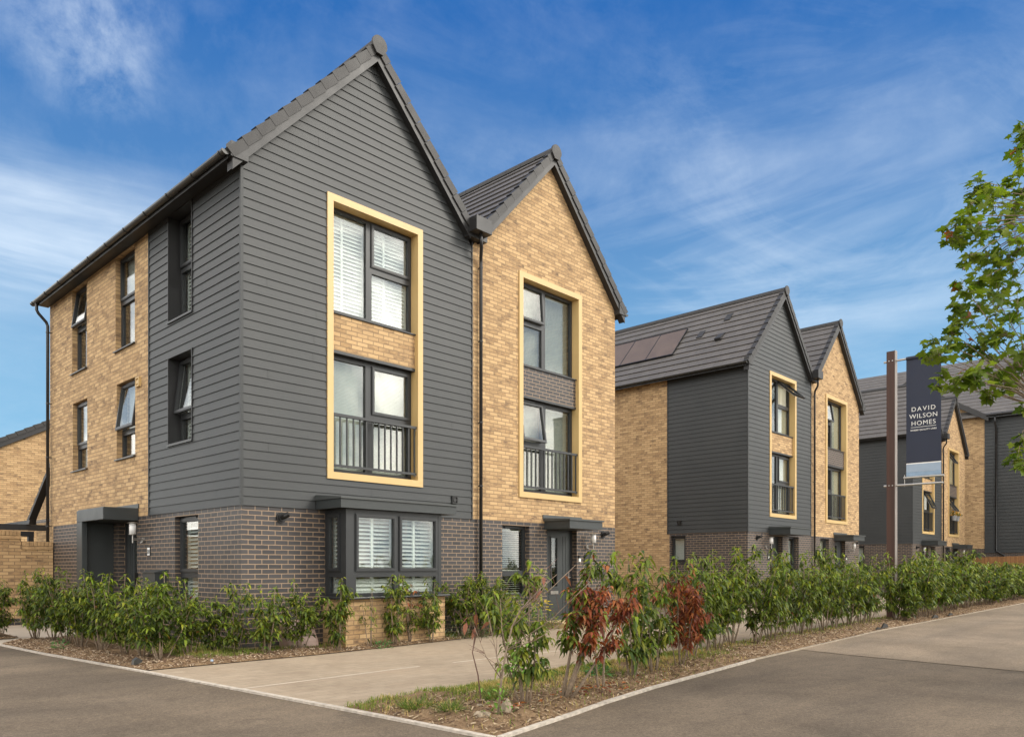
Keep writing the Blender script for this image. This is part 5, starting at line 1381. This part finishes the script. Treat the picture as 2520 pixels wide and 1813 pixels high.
def small_plant(name, label, cat, x, y, seed, n, h, rad, cols, L, Wf, fl=None, group=None, up=0.5):
    q = random.Random(seed); r = thing(name, label, cat, (x, y, polyz(x, y) - 0.005), group); V = []; Fc = []; Cc = []
    for k in range(n):
        az = q.random() * 6.283; rd = rad * math.sqrt(q.random()); z = h * q.random() * (1 - 0.5 * (rd / rad) ** 2); el = q.gauss(up, 0.4)
        d = Vector((math.cos(az) * math.cos(el), math.sin(az) * math.cos(el), math.sin(el)))
        add_leaf(V, Fc, Cc, Vector((math.cos(az) * rd, math.sin(az) * rd, z)), d, L * q.uniform(.6, 1.2), L * Wf, q.uniform(0.1, 0.6), q.choice(cols), q)
    leaf_obj('foliage', V, Fc, Cc, M['leaf'], r)
    if fl:
        for k in range(fl[0]):
            V = []; Fc = []; Cc = []
            az = q.random() * 6.283; rd = rad * 0.9 * math.sqrt(q.random()); c = Vector((math.cos(az) * rd, math.sin(az) * rd, h * q.uniform(0.75, 1.2)))
            for j in range(7):
                a = 6.283 * j / 7; add_leaf(V, Fc, Cc, c, Vector((math.cos(a), math.sin(a), 0.3)), fl[2], fl[2] * 0.45, 0.2, fl[1], q)
            leaf_obj('flower', V, Fc, Cc, M['petal'], r)
    return r
SIL = [(0.16, 0.18, 0.12), (0.20, 0.22, 0.15), (0.12, 0.14, 0.085)]
DG = [(0.05, 0.08, 0.03), (0.07, 0.10, 0.04), (0.10, 0.12, 0.06)]
small_plant('silver_leaf_plant', 'silvery leaved plant at the right foot of the bay window', 'plant', 3.75, -0.66, 1, 160, 0.34, 0.26, SIL, 0.07, 0.3)
small_plant('silver_leaf_plant', 'bushy silvery plant below the venetian blind window', 'plant', 5.55, -0.35, 2, 420, 0.62, 0.34, SIL + DG, 0.07, 0.26)
small_plant('silver_leaf_plant', 'low silvery plant under the downpipe laurels', 'plant', 4.65, -0.72, 3, 200, 0.3, 0.3, SIL + DG, 0.06, 0.3)
small_plant('flowering_plant', 'small yellow flowered plant among the downpipe laurels', 'plant', 4.2, -0.74, 4, 120, 0.28, 0.2, DG, 0.07, 0.25, (5, (0.75, 0.55, 0.02), 0.035))
small_plant('flowering_plant', 'taller yellow flowered plant beside the front doorstep', 'plant', 6.45, -0.42, 5, 330, 0.52, 0.32, DG + TIP, 0.075, 0.25, (22, (0.78, 0.60, 0.03), 0.04))
small_plant('flowering_plant', 'low rounded green plant at the doorstep edge', 'plant', 6.85, -0.28, 6, 200, 0.3, 0.2, SIL + DG, 0.06, 0.25)
GR = [(0.10, 0.16, 0.035), (0.14, 0.20, 0.045), (0.30, 0.26, 0.10), (0.08, 0.13, 0.03)]
def tuft(label, x, y, seed, n, h, rad):
    q = random.Random(seed); r = thing('grass_tuft', label, 'grass tuft', (x, y, polyz(x, y) - 0.01), 'grass tufts on the corner bed'); V = []; Fc = []; Cc = []
    for k in range(n):
        az = q.random() * 6.283; rd = rad * 0.6 * math.sqrt(q.random()); el = q.uniform(0.6, 1.5)
        d = Vector((math.cos(az) * math.cos(el), math.sin(az) * math.cos(el), math.sin(el)))
        add_leaf(V, Fc, Cc, Vector((math.cos(az) * rd, math.sin(az) * rd, 0)), d, h * q.uniform(.5, 1.2), 0.007, q.uniform(0.2, 0.7), q.choice(GR), q)
    leaf_obj('blades', V, Fc, Cc, M['grass'], r)
tuft('wider grass tuft at the left edge of the corner bed', -1.22, -5.62, 1, 330, 0.17, 0.2); tuft('smaller upright grass tuft nearest the white edging', -1.14, -5.98, 2, 240, 0.17, 0.12); tuft('grass clump at the foot of the yellowish laurel', -0.42, -5.82, 3, 260, 0.2, 0.16)
WG = [(0.06, 0.16, 0.05), (0.09, 0.20, 0.06)]
small_plant('weed', 'small bright weed in the mulch beside the left kerb edging', 'weed', -1.84, 2.15, 8, 70, 0.16, 0.1, WG, 0.06, 0.35)
small_plant('weed', 'leafy weed at the foot of the bay base brickwork', 'weed', 1.95, -0.93, 9, 60, 0.14, 0.12, WG, 0.08, 0.3)
small_plant('weed', 'leafy weed in the grass behind the leaning red shrub', 'weed', 1.55, -5.55, 10, 60, 0.12, 0.13, WG, 0.09, 0.35)

def rock(label, x, y, sx, sy, sz, seed, rz=0.0):
    q = random.Random(seed); bm = bmesh.new(); bmesh.ops.create_icosphere(bm, subdivisions=3, radius=1)
    for v in bm.verts:
        n = mnoise.fractal(v.co * 1.2 + Vector((seed * 3.1, 0, 0)), 1, 2, 3); v.co *= 1 + 0.32 * n
        v.co.x = max(-0.75, min(0.8, v.co.x)); v.co.y = max(-0.8, min(0.75, v.co.y)); v.co = Vector((v.co.x * sx, v.co.y * sy, v.co.z * sz))
    me = bpy.data.meshes.new('stone'); bm.to_mesh(me); bm.free(); me.materials.append(M['stone'])
    o = bpy.data.objects.new('stone', me); col.objects.link(o); o.location = (x, y, polyz(x, y) + sz * 0.45); o.rotation_euler = (0.2, 0.1, rz)
    tag(o, label, 'stone', 'loose stones on the corner bed')
rock('upright pale stone leaning on the foot of the twiggy shrub', -0.88, -6.40, 0.05, 0.04, 0.085, 1)
rock('flat brown stone at the very point of the corner bed', -1.10, -6.38, 0.07, 0.045, 0.035, 2, 0.6)
rock('small whitish stone left of the leaning twiggy shrub', -0.83, -6.02, 0.04, 0.03, 0.022, 3, 1.0)
rock('reddish brick lump beside the flat brown stone', -1.16, -6.36, 0.05, 0.04, 0.035, 4, 2.0)

def debris():
    for lab, x, y, sx, h in (('black plastic sheet scrap poking from the mulch left of the banner post', 11.5, -5.50, 0.22, 0.10), ('flat torn black plastic scrap beside the raised one', 11.05, -5.52, 0.16, 0.04), ('far torn black plastic scrap by the right kerb', 15.7, -5.36, 0.3, 0.08), ('farthest small black plastic scrap by the right kerb', 17.1, -5.36, 0.25, 0.06)):
        q = random.Random(int(x * 10)); mb = MB()
        z = 0.03; P = [Vector((x - sx, y, z)), Vector((x - sx * .2, y - .04, z + h)), Vector((x + sx * .5, y + .02, z + h * .7)), Vector((x + sx, y - .03, z)), Vector((x, y + .12, z + .01))]
        mb.prism([(p.x, p.z) for p in P[:4]], y - 0.03, y + 0.0, lambda a, b, c: (a + (c - y) * 0.6, c, b)); o = mb.build('plastic_scrap', M['black']); tag(o, lab, 'plastic scrap', 'black plastic scraps')
    mb = MB(); mb.prism([(0, 0), (0.1, 0.005), (0.13, 0.05), (0.06, 0.09), (0.01, 0.06)], 0, 0.08, lambda a, b, c: (-1.74 + a, -0.5 + c + a * .3, 0.03 + b)); o = mb.build('stone', M['gutter']); tag(o, 'dark grey stone on the mulch at the left bed corner', 'stone')
    bm = bmesh.new(); bmesh.ops.create_icosphere(bm, subdivisions=3, radius=0.02); me = bpy.data.meshes.new('ball'); bm.to_mesh(me); bm.free(); me.materials.append(M['bannerlight']); o = bpy.data.objects.new('ball', me); col.objects.link(o); o.location = (-0.88, -0.90, 0.045); tag(o, 'small pale bluish ball lying on the mulch by the drive', 'ball')
    mb = MB(); prof = [(0, 0.02), (-0.28, 0.02), (-0.30, 0.06), (-0.28, 0.14), (-0.10, 0.44), (0, 0.47)]
    mb.prism(prof, 0.62, 1.16, lambda a, b, c: (c, a - 0.001, b)); r = mb.build('gas_meter_box', M['tan'], bevel=0.02); tag(r, 'tan slope fronted meter box at the foot of the dark brick wall', 'meter box')
    s = MB(); s.box(0.622, 1.158, -0.2365, -0.22, 0.214, 0.220)
    s.build('lid_seam', M['black'], r); k = MB(); k.tube([(0.9, -0.303, 0.09), (0.9, -0.285, 0.09)], 0.012, 8); k.build('lock', M['black'], r)
debris()
# ------------------------------------------------------------------ plane tree at the right edge
def px_at(px, py, Z):
    return CAM + FWD * Z + RGT * ((px - 1260) / 1890 * Z) + Vector((0, 0, (1394 - py) / 1890 * Z))
def plane_tree():
    base = CAM + FWD * 8.7 + RGT * 7.6; base.z = 0
    root = thing('plane_tree', 'young plane tree with lobed green leaves, its trunk beyond the right edge', 'tree', tuple(base))
    q = random.Random(23)
    tr = MB(); tp = [base + Vector((0, 0, -0.1)), base + Vector((0.03, 0.02, 1.2)), base + Vector((-0.02, 0.05, 2.4)), base + Vector((0.04, 0.0, 4.0)), base + Vector((0.0, 0.06, 5.6)), base + Vector((0, 0, 6.6))]
    tr.tube(tp, 0.13, 12, 0.03); tr.build('trunk', M['treebark'], root, uv=False, smooth=True)
    zc = lambda x, y: (2240 + x * 0.4904, 380 + y * 0.4904)
    cl = [(340, 130, 34), (330, 190, 30), (300, 255, 36), (290, 310, 24), (420, 180, 40), (430, 245, 46), (520, 300, 55), (228, 360, 32), (215, 420, 34), (255, 440, 22), (320, 400, 44), (420, 385, 56), (520, 420, 60), (300, 505, 26), (295, 545, 20), (400, 500, 50), (510, 520, 60),
          (255, 650, 26), (330, 640, 24), (290, 690, 34), (400, 620, 48), (510, 640, 64), (220, 775, 26), (270, 780, 32), (350, 770, 44), (430, 720, 50), (430, 790, 56), (540, 760, 50), (110, 935, 24), (90, 1020, 24), (140, 1000, 26), (200, 960, 32), (205, 890, 26), (290, 960, 38), (250, 860, 26), (390, 900, 48), (380, 985, 40), (500, 900, 60), (560, 980, 50),
          (165, 1095, 18), (130, 1160, 18), (215, 1150, 26), (270, 1130, 26), (340, 1080, 36), (330, 1140, 26), (420, 1110, 42), (520, 1050, 60), (520, 1140, 50), (395, 1205, 22), (465, 1150, 36), (565, 1270, 24), (565, 1420, 22), (545, 1480, 20), (535, 1530, 26), (565, 1560, 22), (562, 30, 30), (570, -60, 34), (575, -120, 30), (540, -20, 26), (555, 95, 34), (555, 180, 40), (560, 240, 40)]
    C = []
    for x, y, r in cl:
        X, Y = zc(x, y); Z = q.uniform(7.9, 9.2); C.append((px_at(X, Y, Z), r * 0.4904 / 1890 * Z * 1.3, max(6, int(r * 0.5))))
    for k in range(110):
        v = Vector((q.gauss(0, 1), q.gauss(0, 1), q.gauss(0, 1))).normalized() * (q.random() ** 0.4)
        c = base + Vector((v.x * 2.1, v.y * 2.1, 4.3 + v.z * 2.5)); rel = c - CAM; Zd = rel.dot(FWD); Xd = rel.dot(RGT)
        if Xd / Zd < 0.70: continue
        C.append((c, 0.32, 24))
    lb = MB(); tw = MB(); V = []; Fc = []; Cc = []
    limbs = []
    for k in range(16):
        z0 = 2.2 + 4.0 * k / 16; az = 2.4 * k
        d = Vector((math.cos(az), math.sin(az), 0.5)); d = d - RGT * 0.9 if k % 2 else d; d.normalize()
        ln = q.uniform(1.1, 1.9) * (1 if z0 < 4.6 else 0.65)
        p0 = base + Vector((0, 0, z0)); p = [p0, p0 + d * ln * .5 + Vector((0, 0, .05)), p0 + d * ln + Vector((0, 0, .2))]; lb.tube(p, 0.035, 7, 0.01); limbs += [(p0.lerp(p[2], t), t) for t in (0.35, 0.6, 0.8, 1.0)]
    for c, r, n in C:
        lp = min(limbs, key=lambda l: (l[0] - c).length + (0.5 if l[0].z > c.z + 0.6 else 0))[0]
        m = lp.lerp(c, 0.5) + Vector((q.gauss(0, .06), q.gauss(0, .06), 0.06)); tw.tube([lp, m, c], 0.009, 5, 0.003, caps=False)
        for k in range(n):
            o = Vector((q.gauss(0, .55), q.gauss(0, .55), q.gauss(0, .55))) * r; p = c + o
            tw.tube([c + o * 0.2, p], 0.0022, 3, 0.0015, caps=False)
            d = Vector((o.x + q.gauss(0, .25) * r, o.y + q.gauss(0, .25) * r, -abs(q.gauss(0.3, .4)) * r)).normalized(); up = Vector((q.gauss(0, .5), q.gauss(0, .5), 1)); s = d.cross(up)
            if s.length < .01: continue
            s.normalize(); nn = s.cross(d); S = q.uniform(0.062, 0.118); b = len(V)
            out = [(0, 0), (.2, -.16), (.52, -.12), (.36, .08), (.46, .2), (.68, .40), (.42, .42), (.25, .50), (.28, .70), (.12, .78), (0, 1.05)]
            out = out + [(-x, y) for x, y in out[-2:0:-1]]
            bend = q.uniform(0.1, 0.5); V.append(p + d * (0.3 * S))
            for x, y in out: V.append(p + s * (x * S) + d * (y * S) - nn * (bend * S * (x * x + 0.35 * (y - .3) ** 2)) + nn * q.gauss(0, .012 * S))
            m_ = len(out); Fc += [(b, b + 1 + i, b + 1 + (i + 1) % m_) for i in range(m_)]
            col_ = (0.30, 0.09, 0.03) if q.random() < 0.006 else q.choice([(0.105, 0.155, 0.017), (0.14, 0.195, 0.021), (0.19, 0.24, 0.032), (0.065, 0.11, 0.013)])
            f = q.uniform(.8, 1.2); Cc += [tuple(v * f for v in col_)] * (m_ + 1)
    lb.build('limbs', M['treebark'], root, uv=False, smooth=True); tw.build('twigs', M['bark'], root, uv=False)
    loc = Vector(root.location); leaf_obj('crown', [v - loc for v in V], Fc, Cc, M['tleaf'], root)
    s = MB()
    for px, py, Z in ((2410, 548, 8.4), (2413, 553, 8.45), (2408, 541, 8.4), (2376, 652, 8.3), (2373, 661, 8.3), (2425, 640, 8.5)):
        c = px_at(px, py, Z); s.lathe([(0.003, -0.016), (0.012, -0.011), (0.016, 0), (0.012, 0.011), (0.003, 0.016)], tuple(c), 8); s.tube([c, c + Vector((0, 0, .12))], 0.0015, 4)
    s.build('seed_balls', M['treebark'], root, uv=False)
plane_tree()

# ------------------------------------------------------------------ sky, sun, camera
SUN_EL, SUN_AZ = R(36), Vector((0.612, -0.79, 0)).normalized()
SUN = Vector((SUN_AZ.x * math.cos(SUN_EL), SUN_AZ.y * math.cos(SUN_EL), math.sin(SUN_EL)))
wd = bpy.data.worlds.new('World'); scene.world = wd; wd.use_nodes = True
t = wd.node_tree; t.nodes.clear()
out = t.nodes.new('ShaderNodeOutputWorld'); bg = t.nodes.new('ShaderNodeBackground'); t.links.new(bg.outputs[0], out.inputs[0])
sky = t.nodes.new('ShaderNodeTexSky'); sky.sky_type = 'NISHITA'; sky.sun_disc = False; sky.sun_elevation = SUN_EL
sky.sun_rotation = math.atan2(SUN.x, SUN.y); sky.air_density = 1.0; sky.dust_density = 0.6; sky.ozone_density = 2.0
tc = t.nodes.new('ShaderNodeTexCoord'); nrm = t.nodes.new('ShaderNodeVectorMath'); nrm.operation = 'NORMALIZE'; t.links.new(tc.outputs['Generated'], nrm.inputs[0])
D = nrm.outputs[0]
sx = t.nodes.new('ShaderNodeSeparateXYZ'); t.links.new(D, sx.inputs[0]); X, Y, Zz = sx.outputs
def dot(v):
    n = t.nodes.new('ShaderNodeVectorMath'); n.operation = 'DOT_PRODUCT'; t.links.new(D, n.inputs[0]); n.inputs[1].default_value = tuple(Vector(v).normalized()); return n.outputs['Value']
def cmb(a, b, c=0.0):
    n = t.nodes.new('ShaderNodeCombineXYZ')
    for i, v in enumerate((a, b, c)):
        if isinstance(v, (int, float)): n.inputs[i].default_value = v
        else: t.links.new(v, n.inputs[i])
    return n.outputs[0]
zp = math_(t, 'ADD', math_(t, 'MAXIMUM', Zz, 0.0), 0.22)
u = math_(t, 'DIVIDE', X, zp); v = math_(t, 'DIVIDE', Y, zp)
# along (ca) and across (cb) the wind that draws the streaks out
ca = math_(t, 'ADD', math_(t, 'MULTIPLY', u, 0.45), math_(t, 'MULTIPLY', v, 0.89)); cb = math_(t, 'SUBTRACT', math_(t, 'MULTIPLY', u, 0.89), math_(t, 'MULTIPLY', v, 0.45))
streaks = noise(t, cmb(math_(t, 'MULTIPLY', ca, 2.2), math_(t, 'MULTIPLY', cb, 1.5), 0.7), 1.3, 9, 0.66, 1.1)
bigc = noise(t, cmb(ca, cb, 4.2), 0.75, 4, 0.55, 0.3)
fluff = noise(t, D, 5.0, 8, 0.62, 0.4)
veil = math_(t, 'MULTIPLY', ramp(t, streaks, [(0.42, 0.0), (0.72, 1.0)]), ramp(t, bigc, [(0.38, 0.12), (0.62, 1.0)]))
HSKY = ramp(t, Zz, [(0.0, 1.0), (0.22, 0.72), (0.42, 0.26), (0.58, 0.06)])
clear = math_(t, 'SUBTRACT', 1.0, math_(t, 'MULTIPLY', ramp(t, dot(FWD + RGT * ((215 - 1260) / 1890) + Vector((0, 0, (1394 - 195) / 1890))), [(0.955, 0.0), (0.985, 1.0)]), 0.9))
deep = mixc(t, HSKY, (0.02, 0.62, 2.35), (1.75, 3.35, 4.5))
nish = mixc(t, 1.0, sky.outputs[0], (0.42, 0.60, 0.80), 'MULTIPLY')
blue = mixc(t, 0.93, nish, deep)
def blob(px, py, size, soft, nz_lo, nz_hi, src):
    vv = FWD + RGT * ((px - 1260) / 1890) + Vector((0, 0, (1394 - py) / 1890))
    k = ramp(t, dot(vv), [(1 - size, 0.0), (1 - size * (1 - soft), 1.0)])
    return math_(t, 'MULTIPLY', k, ramp(t, src, [(nz_lo, 0.0), (nz_hi, 1.0)]))
wide = noise(t, cmb(math_(t, 'MULTIPLY', X, 1.0), math_(t, 'MULTIPLY', Y, 1.0), math_(t, 'MULTIPLY', Zz, 6.0)), 1.6, 6, 0.58, 0.5)
b1 = math_(t, 'MULTIPLY', blob(60, 470, 0.03, 1.0, 0.36, 0.64, wide), ramp(t, Zz, [(0.22, 0.15), (0.31, 1.0), (0.37, 1.0), (0.43, 0.0)]))
fluff2 = noise(t, D, 15.0, 9, 0.66, 0.15)
b2 = math_(t, 'MULTIPLY', blob(230, 70, 0.0018, 1.0, 0.40, 0.60, fluff), ramp(t, fluff2, [(0.34, 0.0), (0.70, 1.0)]))
b3 = blob(2080, 690, 0.03, 1.0, 0.38, 0.78, wide)
b4 = blob(1660, 640, 0.016, 1.0, 0.42, 0.68, wide)
amt = math_(t, 'ADD', math_(t, 'MULTIPLY', math_(t, 'MULTIPLY', veil, clear), 0.22), math_(t, 'MULTIPLY', b1, 0.75))
amt = math_(t, 'ADD', amt, math_(t, 'MULTIPLY', b2, 0.42)); amt = math_(t, 'ADD', amt, math_(t, 'MULTIPLY', b3, 0.5)); amt = math_(t, 'ADD', amt, math_(t, 'MULTIPLY', b4, 0.3), clamp=True)
amt = math_(t, 'ADD', amt, math_(t, 'MULTIPLY', math_(t, 'MULTIPLY', ramp(t, fluff2, [(0.40, 0.0), (0.75, 1.0)]), ramp(t, wide, [(0.40, 0.0), (0.62, 1.0)])), 0.10), clamp=True)
front = mixc(t, amt, blue, (4.7, 5.3, 5.9))
# the bright broken cloud behind the camera, thickest round the veiled sun
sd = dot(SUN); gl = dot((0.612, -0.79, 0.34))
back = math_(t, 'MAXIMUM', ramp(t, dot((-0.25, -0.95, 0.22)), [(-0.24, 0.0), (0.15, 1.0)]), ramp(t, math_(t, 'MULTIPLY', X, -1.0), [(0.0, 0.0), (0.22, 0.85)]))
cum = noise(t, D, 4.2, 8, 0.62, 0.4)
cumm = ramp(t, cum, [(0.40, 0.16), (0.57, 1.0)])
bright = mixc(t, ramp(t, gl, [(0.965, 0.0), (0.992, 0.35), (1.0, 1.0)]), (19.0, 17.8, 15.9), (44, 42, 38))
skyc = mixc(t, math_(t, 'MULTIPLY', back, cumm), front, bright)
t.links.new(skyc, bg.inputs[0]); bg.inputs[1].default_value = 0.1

sl = bpy.data.lights.new('sun', 'SUN'); sl.energy = 1.1; sl.angle = R(20); sl.color = (1.0, 0.94, 0.84)
so = bpy.data.objects.new('sun', sl); col.objects.link(so); so.rotation_euler = SUN.to_track_quat('Z', 'Y').to_euler(); so.location = (0, -20, 30)

cd = bpy.data.cameras.new('camera'); cam = bpy.data.objects.new('camera', cd); col.objects.link(cam); scene.camera = cam
cam.location = CAM; cam.rotation_euler = (R(90), 0, HEAD - R(90)); cd.sensor_width = 36; cd.lens = 1890 / 2520 * 36; cd.shift_y = (1394 - 906.5) / 2520; cd.clip_end = 3000; cd.clip_start = 0.05
vs = scene.view_settings; vs.view_transform = 'Standard'; vs.look = 'None'; vs.gamma = 1; vs.use_curve_mapping = False; vs.exposure = 1.0
scene.cycles.max_bounces = 8; scene.cycles.transparent_max_bounces = 12
